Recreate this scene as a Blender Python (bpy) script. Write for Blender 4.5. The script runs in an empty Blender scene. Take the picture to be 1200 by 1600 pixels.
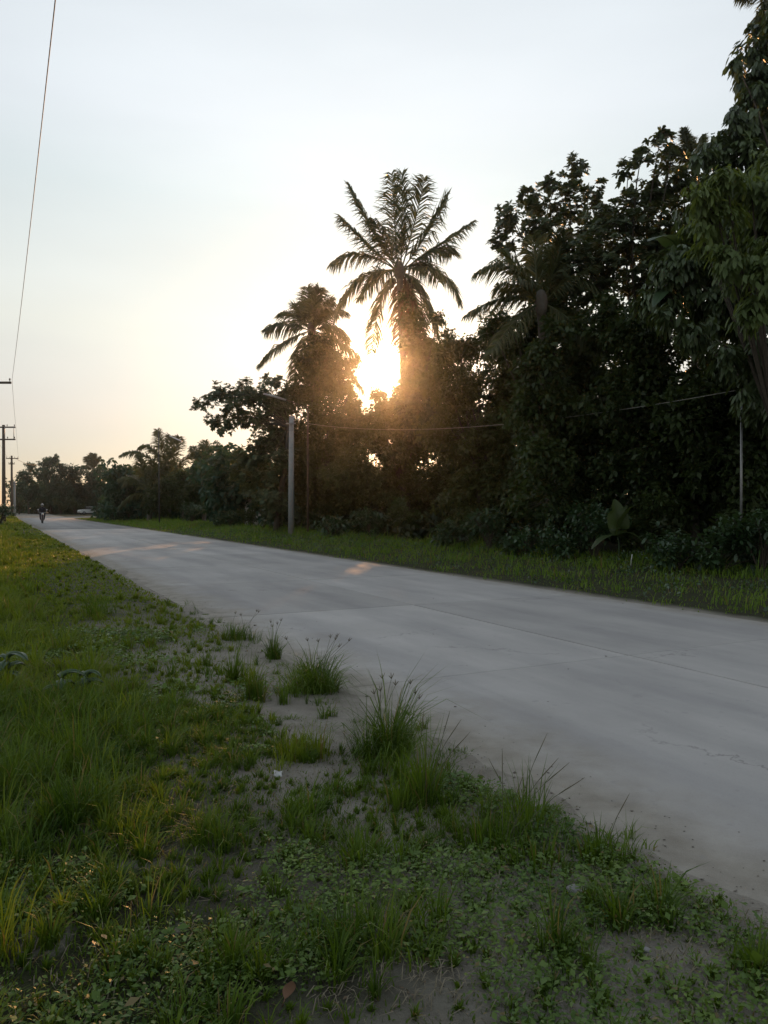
import bpy, bmesh, math, random
import numpy as np
from mathutils import Vector, Matrix

R = math.radians
rng = np.random.default_rng(7)
random.seed(7)
SC = bpy.context.scene
COL = SC.collection

# ------------------------------------------------------------------ camera
CAM_H, F, HY = 1.5, 1200.0, 792.0
cam_d = bpy.data.cameras.new("camera")
cam = bpy.data.objects.new("camera", cam_d); COL.objects.link(cam)
cam_d.sensor_fit = 'VERTICAL'; cam_d.sensor_height = 24.0; cam_d.lens = 24.0 * F / 1600.0
cam_d.clip_start = 0.05; cam_d.clip_end = 3000
cam.location = (0, 0, CAM_H)
cam.rotation_euler = (R(90) - math.atan((800 - HY) / F), 0, 0)
SC.camera = cam

# ------------------------------------------------------------------ sky and sun
SUN_EL, SUN_AZ = R(10.45), R(0.2)          # azimuth from +Y towards +X
sun_dir = Vector((math.sin(SUN_AZ) * math.cos(SUN_EL), math.cos(SUN_AZ) * math.cos(SUN_EL), math.sin(SUN_EL)))
sd = bpy.data.lights.new("sun", 'SUN'); sd.energy = 2.4; sd.angle = R(0.55); sd.color = (1.0, 0.48, 0.18)
so = bpy.data.objects.new("sun", sd); COL.objects.link(so)
so.rotation_euler = (-sun_dir).to_track_quat('-Z', 'Y').to_euler()

W = bpy.data.worlds.new("World"); SC.world = W; W.use_nodes = True
nt = W.node_tree; nt.nodes.clear()
def wn(t, **k):
    n = nt.nodes.new(t)
    for a, v in k.items(): setattr(n, a, v)
    return n
def wmath(op, a, b=None, c=None, clamp=False):
    n = wn('ShaderNodeMath', operation=op, use_clamp=clamp)
    for i, v in enumerate((a, b, c)):
        if v is None: continue
        if isinstance(v, (int, float)): n.inputs[i].default_value = v
        else: nt.links.new(v, n.inputs[i])
    return n.outputs[0]
out = wn('ShaderNodeOutputWorld')
sky = wn('ShaderNodeTexSky', sky_type='NISHITA', sun_disc=False, sun_elevation=SUN_EL, sun_rotation=SUN_AZ,
         altitude=0, air_density=1.0, dust_density=0.3, ozone_density=1.0)
bg1 = wn('ShaderNodeBackground'); bg1.inputs['Strength'].default_value = 0.05
nt.links.new(sky.outputs[0], bg1.inputs['Color'])
# thin bright cloud veil over the whole sky: warm and dull at the horizon, pale blue-white higher, brighter towards the sun
tc = wn('ShaderNodeTexCoord')
nrm = wn('ShaderNodeVectorMath', operation='NORMALIZE'); nt.links.new(tc.outputs['Generated'], nrm.inputs[0])
sep = wn('ShaderNodeSeparateXYZ'); nt.links.new(nrm.outputs[0], sep.inputs[0])
dot = wn('ShaderNodeVectorMath', operation='DOT_PRODUCT'); nt.links.new(nrm.outputs[0], dot.inputs[0]); dot.inputs[1].default_value = sun_dir
ramp = wn('ShaderNodeValToRGB'); cr = ramp.color_ramp
cr.elements[0].position = 0.0; cr.elements[0].color = (0.12, 0.11, 0.20, 1)
cr.elements[1].position = 1.0; cr.elements[1].color = (0.50, 0.55, 0.62, 1)
for p, c in ((0.05, (0.16, 0.14, 0.23, 1)), (0.115, (0.40, 0.31, 0.30, 1)), (0.22, (0.62, 0.575, 0.47, 1)), (0.37, (0.62, 0.65, 0.61, 1)), (0.45, (0.71, 0.725, 0.715, 1)), (0.55, (0.73, 0.755, 0.75, 1)), (0.75, (0.62, 0.66, 0.70, 1))):
    e = cr.elements.new(p); e.color = c
nz = wn('ShaderNodeTexNoise'); nz.inputs['Scale'].default_value = 1.6; nz.inputs['Detail'].default_value = 4
mp = wn('ShaderNodeMapping'); mp.inputs['Scale'].default_value = (1, 1, 4.5)
nt.links.new(nrm.outputs[0], mp.inputs[0]); nt.links.new(mp.outputs[0], nz.inputs['Vector'])
el = wmath('ADD', sep.outputs[2], wmath('MULTIPLY', wmath('SUBTRACT', nz.outputs[0], 0.5), 0.06))
nt.links.new(el, ramp.inputs[0])
ang = wmath('ARCCOSINE', wmath('MINIMUM', dot.outputs['Value'], 1.0))
br = wmath('ADD', 0.55, wmath('MULTIPLY', wmath('EXPONENT', wmath('MULTIPLY', wmath('POWER', wmath('DIVIDE', ang, 0.75), 2), -1)), 0.44))
br = wmath('MULTIPLY', br, wmath('ADD', 0.84, wmath('MULTIPLY', nz.outputs[0], 0.32)))
bg2 = wn('ShaderNodeBackground'); nt.links.new(ramp.outputs[0], bg2.inputs['Color']); nt.links.new(br, bg2.inputs['Strength'])
# the sun's own disc and aureole in the hazy air
au = wmath('ADD', wmath('MULTIPLY', wmath('EXPONENT', wmath('MULTIPLY', wmath('POWER', wmath('DIVIDE', ang, R(0.95)), 2), -1)), 18.0),
           wmath('ADD', wmath('MULTIPLY', wmath('EXPONENT', wmath('DIVIDE', ang, -R(2.0))), 2.0),
                 wmath('MULTIPLY', wmath('EXPONENT', wmath('DIVIDE', ang, -R(9.0))), 0.12)))
bg3 = wn('ShaderNodeBackground'); bg3.inputs['Color'].default_value = (1.0, 0.86, 0.64, 1); nt.links.new(au, bg3.inputs['Strength'])
a1 = wn('ShaderNodeAddShader'); a2 = wn('ShaderNodeAddShader')
nt.links.new(bg1.outputs[0], a1.inputs[0]); nt.links.new(bg2.outputs[0], a1.inputs[1])
nt.links.new(a1.outputs[0], a2.inputs[0]); nt.links.new(bg3.outputs[0], a2.inputs[1])
nt.links.new(a2.outputs[0], out.inputs['Surface'])

SC.render.engine = 'CYCLES'
SC.view_settings.view_transform = 'Standard'; SC.view_settings.look = 'None'
SC.view_settings.exposure = 0.14; SC.view_settings.gamma = 1.0; SC.view_settings.use_curve_mapping = False
SC.cycles.use_denoising = True
SC.cycles.max_bounces = 6; SC.cycles.diffuse_bounces = 3; SC.cycles.glossy_bounces = 2
SC.cycles.transmission_bounces = 4; SC.cycles.volume_bounces = 0; SC.cycles.transparent_max_bounces = 4
SC.cycles.caustics_reflective = False; SC.cycles.caustics_refractive = False

# ------------------------------------------------------------------ helpers
def at(px, py, D):
    """a point seen D metres ahead"""
    return np.array([(px - 600) / F * D, D, CAM_H + (HY - py) / F * D])
U = np.array([-0.505, 1.0]) / math.hypot(0.505, 1.0)      # along the road
N = np.array([U[1], -U[0]])                                # across it, towards the trees
P0 = np.array([6.4, 0.0])
HALF = 3.22
T_BEND, R_BEND = 110.0, 25.0
BP = P0 + U * T_BEND; BC = BP + N * R_BEND
def road_ts(x, y):
    """signed distance across the road (+ towards the trees) and along it"""
    x = np.asarray(x, float); y = np.asarray(y, float)
    t = (x - P0[0]) * U[0] + (y - P0[1]) * U[1]
    s = (x - P0[0]) * N[0] + (y - P0[1]) * N[1]
    rr = np.hypot(x - BC[0], y - BC[1])
    s2 = R_BEND - rr
    past = t > T_BEND
    return np.where(past, s2, s), t
def vnoise(x, y, seed=0):
    x = np.asarray(x, float); y = np.asarray(y, float)
    xi = np.floor(x).astype(np.int64); yi = np.floor(y).astype(np.int64)
    fx = x - xi; fy = y - yi; fx = fx * fx * (3 - 2 * fx); fy = fy * fy * (3 - 2 * fy)
    def h(a, b):
        n = (a * 374761393 + b * 668265263 + seed * 1442695041) & 0xffffffff
        n = ((n ^ (n >> 13)) * 1274126177) & 0xffffffff
        return ((n ^ (n >> 16)) & 0xffff) / 65535.0
    return (h(xi, yi) * (1 - fx) + h(xi + 1, yi) * fx) * (1 - fy) + (h(xi, yi + 1) * (1 - fx) + h(xi + 1, yi + 1) * fx) * fy
def fbm(x, y, seed=0, o=4):
    v, a = 0, 0.5
    for i in range(o):
        v = v + a * vnoise(x * 2 ** i, y * 2 ** i, seed + i); a *= 0.5
    return v
def sstep(a, b, v):
    v = np.clip((v - a) / (b - a), 0, 1); return v * v * (3 - 2 * v)
def ground_h(x, y):
    s, t = road_ts(x, y)
    n1 = fbm(x * 0.9, y * 0.9, 3) - 0.47
    n2 = fbm(x * 4.5, y * 4.5, 11, 3) - 0.44
    near = s < 0
    d = np.abs(s) - HALF                                     # metres off the slab edge
    base = np.where(near, 0.011 + 0.03 * sstep(0.2, 2.0, d) + 0.05 * n1 * sstep(0, 1.2, d) + 0.03 * n2 * sstep(-.1, .4, d),
                    -0.03 + 0.05 * n1 + 0.03 * n2 + 0.12 * sstep(1.0, 6, d))
    edge = sstep(-0.60, 0.10, d + (1.0 * n1 + 0.15 * n2) * near + 0.25 * n1 * ~near)
    return -0.055 * (1 - edge) + base * edge + np.where(d > 8, 0.25 * (fbm(x * 0.12, y * 0.12, 5) - 0.47), 0) * sstep(8, 16, d)

def mesh_obj(name, V, faces, mats, parent=None, smooth=False, mi=None):
    """faces: list of int arrays (n,3) or (n,4)"""
    V = np.ascontiguousarray(V, np.float32)
    me = bpy.data.meshes.new(name)
    me.vertices.add(len(V)); me.vertices.foreach_set('co', V.ravel())
    idx = np.concatenate([f.ravel() for f in faces]).astype(np.int32)
    tot = np.concatenate([np.full(len(f), f.shape[1], np.int32) for f in faces])
    st = np.concatenate([[0], np.cumsum(tot)[:-1]]).astype(np.int32)
    me.loops.add(len(idx)); me.loops.foreach_set('vertex_index', idx)
    me.polygons.add(len(tot)); me.polygons.foreach_set('loop_start', st); me.polygons.foreach_set('loop_total', tot)
    if mi is not None: me.polygons.foreach_set('material_index', np.asarray(mi, np.int32))
    if smooth: me.polygons.foreach_set('use_smooth', np.ones(len(tot), bool))
    me.update(calc_edges=True)
    for m in (mats if isinstance(mats, (list, tuple)) else [mats]): me.materials.append(m)
    o = bpy.data.objects.new(name, me); COL.objects.link(o)
    if parent is not None: o.parent = parent
    return o
class MB:
    """collects vertices and faces of one mesh"""
    def __init__(s): s.V = []; s.F = []; s.n = 0
    def add(s, V, *faces):
        V = np.asarray(V, float)
        for f in faces:
            f = np.asarray(f, np.int64)
            if len(f): s.F.append(f + s.n)
        s.V.append(V); s.n += len(V)
    def tube(s, P, r, k=7, cap=True):
        P = np.asarray(P, float); n = len(P); r = np.broadcast_to(np.asarray(r, float), (n,))
        T = np.gradient(P, axis=0); T /= np.linalg.norm(T, axis=1)[:, None] + 1e-9
        ref = np.array([0.0, 0, 1.0]) if abs(T[:, 2]).mean() < 0.8 else np.array([1.0, 0, 0])
        A = np.cross(T, ref); A /= np.linalg.norm(A, axis=1)[:, None] + 1e-9; B = np.cross(T, A)
        th = np.linspace(0, 2 * np.pi, k, endpoint=False)
        V = P[:, None] + r[:, None, None] * (np.cos(th)[None, :, None] * A[:, None] + np.sin(th)[None, :, None] * B[:, None])
        i = np.arange(n - 1)[:, None] * k; j = np.arange(k)[None]; jn = (j + 1) % k
        Q = np.stack([i + j, i + jn, i + k + jn, i + k + j], -1).reshape(-1, 4)
        fs = [Q]
        Vf = V.reshape(-1, 3)
        if cap:
            Vf = np.vstack([Vf, P[0], P[-1]]); a = n * k
            jj = np.arange(k); jx = (jj + 1) % k
            fs.append(np.stack([np.full(k, a), jx, jj], -1)); fs.append(np.stack([np.full(k, a + 1), (n - 1) * k + jj, (n - 1) * k + jx], -1))
        s.add(Vf, *fs)
    def box(s, c, size, M=None):
        q = np.array([[x, y, z] for z in (-.5, .5) for y in (-.5, .5) for x in (-.5, .5)]) * np.asarray(size)
        if M is not None: q = q @ np.asarray(M).T
        s.add(q + np.asarray(c), [[0, 2, 3, 1], [4, 5, 7, 6], [0, 1, 5, 4], [2, 6, 7, 3], [0, 4, 6, 2], [1, 3, 7, 5]])
    def ell(s, c, r, nu=10, nv=7):
        th = np.linspace(0, 2 * np.pi, nu, endpoint=False); ph = np.linspace(0, np.pi, nv)
        V = np.array([[math.sin(p) * math.cos(t), math.sin(p) * math.sin(t), math.cos(p)] for p in ph for t in th]) * np.asarray(r) + np.asarray(c)
        i = np.arange(nv - 1)[:, None] * nu; j = np.arange(nu)[None]; jn = (j + 1) % nu
        s.add(V, np.stack([i + j, i + nu + j, i + nu + jn, i + jn], -1).reshape(-1, 4))
    def build(s, name, mat, parent=None, smooth=False):
        if not s.V: return None
        fs = {}
        for f in s.F: fs.setdefault(f.shape[1], []).append(f)
        return mesh_obj(name, np.vstack(s.V), [np.vstack(v) for v in fs.values()], mat, parent, smooth)
def tag(o, label=None, cat=None, group=None, kind=None):
    if label: o['label'] = label
    if cat: o['category'] = cat
    if group: o['group'] = group
    if kind: o['kind'] = kind
    return o
def empty(name, loc, label=None, cat=None, group=None, rz=0):
    o = bpy.data.objects.new(name, None); COL.objects.link(o); o.location = loc; o.rotation_euler = (0, 0, rz)
    o.empty_display_size = 0.2
    return tag(o, label, cat, group)
def unit(v): return v / (np.linalg.norm(v, axis=-1, keepdims=True) + 1e-9)
def rand_dirs(n): return unit(rng.normal(size=(n, 3)))
def bez(a, b, c, n):
    t = np.linspace(0, 1, n)[:, None]; a, b, c = (np.asarray(q, float) for q in (a, b, c))
    return (1 - t) ** 2 * a + 2 * t * (1 - t) * b + t * t * c

def leaf_arrays(pos, d, nrm, L, Wd, droop=0.15, fold=0.12, shape=(0.40, 0.46), plain=False):
    """six-point folded leaves -> verts, quads"""
    n = len(pos); L = np.broadcast_to(L, (n,))[:, None]; Wd = np.broadcast_to(Wd, (n,))[:, None]
    d = unit(d); s = unit(np.cross(nrm, d)); u = np.cross(d, s); g = np.array([0, 0, -1.0])
    b = pos; tip = pos + d * L + g * L * droop
    def side(sg, f, w): return pos + d * L * f + s * sg * Wd * w + u * Wd * fold + g * L * droop * f * f
    if plain:
        V = np.stack([b, side(-1, .52, .5), tip, side(1, .52, .5)], 1).reshape(-1, 3)
        return V, np.arange(n)[:, None] * 4 + np.array([[0, 3, 2, 1]])
    V = np.stack([b, side(-1, .32, shape[0]), side(-1, .70, shape[1]), tip, side(1, .70, shape[1]), side(1, .32, shape[0])], 1).reshape(-1, 3)
    i = np.arange(n)[:, None] * 6
    return V, np.concatenate([i + np.array([[0, 3, 2, 1]]), i + np.array([[0, 5, 4, 3]])])

# ------------------------------------------------------------------ materials
def mat_new(name):
    m = bpy.data.materials.new(name); m.use_nodes = True; m.node_tree.nodes.clear(); return m, m.node_tree
class NT:
    def __init__(s, t): s.t = t
    def n(s, ty, **k):
        q = s.t.nodes.new(ty)
        for a, v in k.items(): setattr(q, a, v)
        return q
    def set(s, q, i, v):
        if isinstance(v, bpy.types.NodeSocket): s.t.links.new(v, q.inputs[i])
        else: q.inputs[i].default_value = v
    def math(s, op, a, b=None, clamp=False):
        q = s.n('ShaderNodeMath', operation=op, use_clamp=clamp); s.set(q, 0, a)
        if b is not None: s.set(q, 1, b)
        return q.outputs[0]
    def noise(s, scale, vec=None, detail=5, rough=.55, out=0):
        q = s.n('ShaderNodeTexNoise'); q.inputs['Scale'].default_value = scale; q.inputs['Detail'].default_value = detail; q.inputs['Roughness'].default_value = rough
        if vec is not None: s.t.links.new(vec, q.inputs['Vector'])
        return q.outputs[out]
    def map(s, v, a, b, c=0.0, d=1.0):
        q = s.n('ShaderNodeMapRange'); s.set(q, 0, v); q.inputs[1].default_value = a; q.inputs[2].default_value = b; q.inputs[3].default_value = c; q.inputs[4].default_value = d
        return q.outputs[0]
    def mix(s, f, a, b, blend='MIX'):
        q = s.n('ShaderNodeMix', data_type='RGBA', blend_type=blend); s.set(q, 0, f)
        for i, v in ((6, a), (7, b)):
            if isinstance(v, tuple): v = v if len(v) == 4 else (*v, 1)
            s.set(q, i, v)
        return q.outputs[2]
    def pos(s): return s.n('ShaderNodeNewGeometry').outputs['Position']
    def out(s, sh):
        o = s.n('ShaderNodeOutputMaterial'); s.t.links.new(sh, o.inputs['Surface']); return o
def simple(name, col, rough=.6, metal=0.0, scale=8.0, amt=.25, bump=0.0):
    m, t = mat_new(name); k = NT(t); b = k.n('ShaderNodeBsdfPrincipled')
    tcn = k.n('ShaderNodeTexCoord').outputs['Object']
    f = k.noise(scale, tcn)
    c = k.mix(f, tuple(v * (1 - amt) for v in col), tuple(min(1, v * (1 + amt)) for v in col))
    k.set(b, 'Base Color', c); b.inputs['Roughness'].default_value = rough; b.inputs['Metallic'].default_value = metal
    if bump:
        bp = k.n('ShaderNodeBump'); bp.inputs['Strength'].default_value = bump; k.set(bp, 'Height', f); k.set(b, 'Normal', bp.outputs[0])
    k.out(b.outputs[0]); return m
def leaf_mat(name, ca, cb, rough=.45, trans=.35, tcol=None, spec=.35, clump=0.5, dry=None, dryamt=0.0):
    """ca..cb: colour range from leaf to leaf; tcol: colour of light through the leaf"""
    m, t = mat_new(name); k = NT(t)
    g = k.n('ShaderNodeNewGeometry'); rnd = g.outputs['Random Per Island']
    nz_ = k.noise(clump, g.outputs['Position'], 3)
    f = k.math('ADD', k.math('MULTIPLY', rnd, .5), k.math('MULTIPLY', k.map(nz_, .33, .67), .5), True)
    c = k.mix(f, ca, cb)
    if dry:
        r2 = k.math('FRACT', k.math('MULTIPLY', rnd, 37.7))
        c = k.mix(k.math('MULTIPLY', k.math('LESS_THAN', r2, dryamt), 1.0), c, dry)
    b = k.n('ShaderNodeBsdfPrincipled'); k.set(b, 'Base Color', c); b.inputs['Roughness'].default_value = rough
    b.inputs['Specular IOR Level'].default_value = spec
    tr = k.n('ShaderNodeBsdfTranslucent'); k.set(tr, 'Color', k.mix(1.0, c, tcol or (1.5, 1.35, .5), 'MULTIPLY'))
    mx = k.n('ShaderNodeMixShader'); mx.inputs[0].default_value = trans
    t.links.new(b.outputs[0], mx.inputs[1]); t.links.new(tr.outputs[0], mx.inputs[2])
    k.out(mx.outputs[0]); return m

M = {}
M['almond'] = leaf_mat('leaf_glossy', (.058, .082, .045), (.125, .158, .078), .38, .25)
M['droop'] = leaf_mat('leaf_large', (.058, .088, .044), (.125, .168, .074), .34, .22)
M['feather'] = leaf_mat('leaf_bright', (.085, .128, .040), (.175, .23, .085), .5, .4)
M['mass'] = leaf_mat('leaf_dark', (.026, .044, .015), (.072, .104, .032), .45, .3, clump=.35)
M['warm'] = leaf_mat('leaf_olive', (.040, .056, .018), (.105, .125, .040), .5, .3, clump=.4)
M['far'] = leaf_mat('leaf_far', (.022, .058, .036), (.055, .115, .07), .6, .3, clump=.2)
M['shrub'] = leaf_mat('leaf_shrub', (.030, .062, .028), (.07, .12, .055), .33, .25, spec=.5)
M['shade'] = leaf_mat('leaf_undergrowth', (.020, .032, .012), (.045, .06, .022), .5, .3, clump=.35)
M['palm'] = leaf_mat('palm_leaf', (.062, .078, .036), (.135, .152, .066), .4, .3)
M['palmdry'] = leaf_mat('palm_leaf_dry', (.09, .06, .03), (.17, .12, .06), .7, .3, (1.2, 1.0, .7))
M['banana'] = leaf_mat('banana_leaf', (.04, .075, .035), (.07, .12, .05), .38, .3, spec=.5)
M['bark'] = simple('bark', (.075, .06, .045), .9, 0, 14, .5, .6)
M['palmbark'] = simple('palm_bark', (.13, .11, .09), .9, 0, 9, .45, .6)
M['concrete_pole'] = simple('pole_concrete', (.30, .30, .295), .8, 0, 5, .25, .2)
M['wood_pole'] = simple('pole_wood', (.10, .075, .055), .85, 0, 10, .4, .4)
M['steel'] = simple('steel', (.30, .30, .30), .45, .7, 10, .2)
M['lamp'] = simple('lamp_grey', (.55, .55, .54), .4, .1, 10, .1)
M['wire'] = simple('wire_dark', (.05, .05, .05), .6, 0, 10, .1)
M['wire_pale'] = simple('wire_pale', (.32, .30, .27), .5, 0, 10, .1)
M['insul'] = simple('insulator', (.16, .10, .08), .3, 0, 10, .1)
M['stalk'] = simple('grass_stalk', (.09, .10, .045), .7, 0, 30, .3)
M['seed'] = simple('seed_head', (.14, .12, .075), .8, 0, 30, .4)
M['coconut'] = simple('coconut_husk', (.06, .05, .02), .6, 0, 12, .4)
gmix = dict(dry=(.20, .16, .07))
M['grass'] = leaf_mat('grass_blade', (.034, .080, .009), (.140, .215, .028), .5, .35, (1.5, 1.4, .4), spec=.25, clump=3.2, dryamt=.05, **gmix)
M['grass_y'] = leaf_mat('grass_blade_yellow', (.066, .120, .011), (.215, .270, .036), .5, .4, (1.5, 1.4, .4), spec=.25, clump=2.4, dryamt=.06, **gmix)
M['grass_far'] = leaf_mat('grass_blade_verge', (.058, .135, .014), (.195, .285, .042), .5, .35, (1.5, 1.4, .4), spec=.25, clump=.6, dryamt=.07, **gmix)
M['cover'] = leaf_mat('ground_cover_leaf', (.034, .092, .012), (.175, .26, .050), .42, .28, spec=.32, clump=2.2, dryamt=.04, **gmix)
M['straw'] = leaf_mat('dead_straw', (.13, .112, .075), (.34, .295, .21), .8, .2, (1, 1, .8))

# ground: sand at the road's edge, dark soil and thatch elsewhere
def make_ground_mat():
    m, t = mat_new('soil_and_sand'); k = NT(t); p = k.pos()
    sx = k.n('ShaderNodeSeparateXYZ'); t.links.new(p, sx.inputs[0])
    s = k.math('ADD', k.math('MULTIPLY', k.math('SUBTRACT', sx.outputs[0], float(P0[0])), float(N[0])), k.math('MULTIPLY', sx.outputs[1], float(N[1])))
    big = k.noise(.9, p, 5); mid = k.noise(5, p, 6); fine = k.noise(70, p, 4); grit = k.noise(320, p, 2)
    sw = k.math('ADD', s, k.math('MULTIPLY', k.math('SUBTRACT', big, .5), 2.2))
    yfade = k.map(sx.outputs[1], 7.5, 12.0, 1.0, .25)
    nearsand = k.math('MULTIPLY', k.math('MULTIPLY', k.map(sw, -5.1, -4.3), k.map(s, 0.4, 0.0)), k.math('MAXIMUM', yfade, k.map(s, -3.7, -3.3)))
    farsand = k.math('MULTIPLY', k.map(s, 3.75, 3.35), k.map(s, 0.0, .4))
    sand = k.math('ADD', nearsand, farsand, True)
    patch = k.map(k.math('ADD', k.math('MULTIPLY', big, .5), k.math('MULTIPLY', mid, .5)), .50, .60)
    sand = k.math('MAXIMUM', sand, k.math('MULTIPLY', k.math('MULTIPLY', k.map(patch, .5, 1.0), .6), k.map(sx.outputs[1], 7.0, 11.0, 1.0, .1)))
    sc = k.mix(k.map(mid, .3, .7), (.225, .202, .168), (.33, .305, .262))
    sc = k.mix(k.map(fine, .4, .75, 0, .45), sc, (.16, .145, .125))
    soil = k.mix(k.map(fine, .3, .7), (.018, .017, .011), (.058, .050, .032))
    soil = k.mix(k.map(mid, .4, .65, .15, .75), soil, (.035, .050, .014))
    c = k.mix(sand, soil, sc)
    c = k.mix(k.map(grit, .55, .75, 0, .35), c, (.10, .09, .08))
    b = k.n('ShaderNodeBsdfPrincipled'); k.set(b, 'Base Color', c); b.inputs['Roughness'].default_value = .95; b.inputs['Specular IOR Level'].default_value = .15
    bp = k.n('ShaderNodeBump'); bp.inputs['Strength'].default_value = .7; bp.inputs['Distance'].default_value = .02
    k.set(bp, 'Height', k.math('ADD', fine, k.math('MULTIPLY', grit, .4))); k.set(b, 'Normal', bp.outputs[0])
    k.out(b.outputs[0]); return m
def make_road_mat():
    m, t = mat_new('road_concrete'); k = NT(t); p = k.pos()
    sx = k.n('ShaderNodeSeparateXYZ'); t.links.new(p, sx.inputs[0])
    s = k.math('ADD', k.math('MULTIPLY', k.math('SUBTRACT', sx.outputs[0], float(P0[0])), float(N[0])), k.math('MULTIPLY', sx.outputs[1], float(N[1])))
    tt = k.math('ADD', k.math('MULTIPLY', k.math('SUBTRACT', sx.outputs[0], float(P0[0])), float(U[0])), k.math('MULTIPLY', sx.outputs[1], float(U[1])))
    cv = k.n('ShaderNodeCombineXYZ'); t.links.new(k.math('MULTIPLY', tt, .22), cv.inputs[0]); t.links.new(s, cv.inputs[1])
    streak = k.noise(1.6, cv.outputs[0], 6, .6)
    big = k.noise(.45, p, 5); mid = k.noise(3.5, p, 6, .65); fine = k.noise(60, p, 5, .7); grit = k.noise(260, p, 2)
    c = k.mix(k.map(big, .3, .7), (.375, .360, .344), (.475, .455, .435))
    c = k.mix(k.map(streak, .42, .68, 0, .55), c, (.285, .275, .27))
    c = k.mix(k.map(mid, .5, .72, 0, .45), c, (.44, .42, .40))
    as_ = k.math('ABSOLUTE', s)
    trk = k.math('MAXIMUM', k.map(k.math('ABSOLUTE', k.math('SUBTRACT', as_, .85)), .42, .05), k.map(k.math('ABSOLUTE', k.math('SUBTRACT', as_, 2.25)), .45, .05))
    c = k.mix(k.math('MULTIPLY', trk, k.map(streak, .3, .6, .12, .42)), c, (.27, .262, .262))
    obj = k.n('ShaderNodeObjectInfo')
    hue = k.map(obj.outputs['Random'], 0, 1, .88, 1.08)
    cc = k.n('ShaderNodeCombineXYZ'); [t.links.new(hue, cc.inputs[i]) for i in range(3)]
    c = k.mix(1.0, c, cc.outputs[0], 'MULTIPLY')
    # wind-blown sand along both edges
    wob = k.math('MULTIPLY', k.math('SUBTRACT', k.noise(1.3, p, 5), .5), 1.5)
    dust = k.map(k.math('ADD', s, wob), -2.2, -3.1)
    dust2 = k.map(k.math('ADD', s, k.math('MULTIPLY', wob, .5)), 2.8, 3.25)
    m5 = k.noise(5, p, 6)
    dm = k.math('MAXIMUM', k.math('MULTIPLY', k.math('MAXIMUM', dust, dust2, True), k.map(mid, .3, .6, .35, 1.0)), k.map(k.math('ADD', s, k.math('MULTIPLY', wob, .35)), -2.55, -2.95), True)
    dc = k.mix(k.map(m5, .3, .7), (.225, .202, .168), (.33, .305, .262))
    c = k.mix(dm, c, dc)
    vor = k.n('ShaderNodeTexVoronoi', feature='DISTANCE_TO_EDGE'); vor.inputs['Scale'].default_value = .33
    wv = k.n('ShaderNodeVectorMath', operation='ADD'); t.links.new(p, wv.inputs[0]); sc_ = k.n('ShaderNodeVectorMath', operation='SCALE'); t.links.new(k.noise(2.2, p, 6, .65, 1), sc_.inputs[0]); sc_.inputs['Scale'].default_value = .9; t.links.new(sc_.outputs[0], wv.inputs[1]); t.links.new(wv.outputs[0], vor.inputs['Vector'])
    crack = k.math('MULTIPLY', k.map(vor.outputs['Distance'], .006, .0), k.map(k.noise(.7, p, 3), .52, .6, 0, .55))
    c = k.mix(crack, c, (.12, .115, .11))
    blot = k.map(k.noise(9, p, 4, .6), .62, .72, 0, .4)
    c = k.mix(blot, c, (.24, .235, .235))
    c = k.mix(k.map(fine, .56, .75, 0, .35), c, (.16, .155, .15))
    c = k.mix(k.map(grit, .6, .75, 0, .3), c, (.55, .53, .5))
    b = k.n('ShaderNodeBsdfPrincipled'); k.set(b, 'Base Color', c); b.inputs['Specular IOR Level'].default_value = .22
    k.set(b, 'Roughness', k.map(mid, .3, .7, .72, .9))
    bp = k.n('ShaderNodeBump'); bp.inputs['Strength'].default_value = .35; bp.inputs['Distance'].default_value = .01
    k.set(bp, 'Height', k.math('ADD', fine, k.math('MULTIPLY', grit, .5))); k.set(b, 'Normal', bp.outputs[0])
    k.out(b.outputs[0]); return m
M['ground'] = make_ground_mat(); M['road'] = make_road_mat()
M['joint'] = simple('joint_filler', (.075, .07, .065), .9, 0, 20, .3)

# ------------------------------------------------------------------ ground
def axis(lo_f, hi_f, step, far_lo, far_hi, grow=1.16):
    a = list(np.arange(lo_f, hi_f + 1e-6, step)); d = step
    while a[-1] < far_hi: d *= grow; a.append(a[-1] + d)
    d = step; b = [lo_f]
    while b[-1] > far_lo: d *= grow; b.append(b[-1] - d)
    return np.array(b[:0:-1] + a)
gx = axis(-6, 5, .085, -420, 420, 1.2); gy = axis(1.2, 11, .085, -160, 620, 1.2)
# finer strips are not needed far off, but the road bed must stay under the slab: keep steps under 1 m within 60 m
def densify(a, lim, mx):
    o = [a[0]]
    for v in a[1:]:
        k = int(math.ceil((v - o[-1]) / mx)) if abs(v) < lim and abs(o[-1]) < lim else 1
        for q in np.linspace(o[-1], v, k + 1)[1:]: o.append(q)
    return np.array(o)
gx = densify(gx, 70, 1.1); gy = densify(gy, 145, 1.1)
GX, GY = np.meshgrid(gx, gy); GZ = ground_h(GX, GY)
nx, ny = len(gx), len(gy)
ii = (np.arange(ny - 1)[:, None] * nx + np.arange(nx - 1)[None]).reshape(-1, 1)
g = mesh_obj('ground', np.stack([GX, GY, GZ], -1).reshape(-1, 3), [ii + np.array([[0, 1, nx + 1, nx]])], M['ground'], smooth=True)
tag(g, kind='structure')

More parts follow.
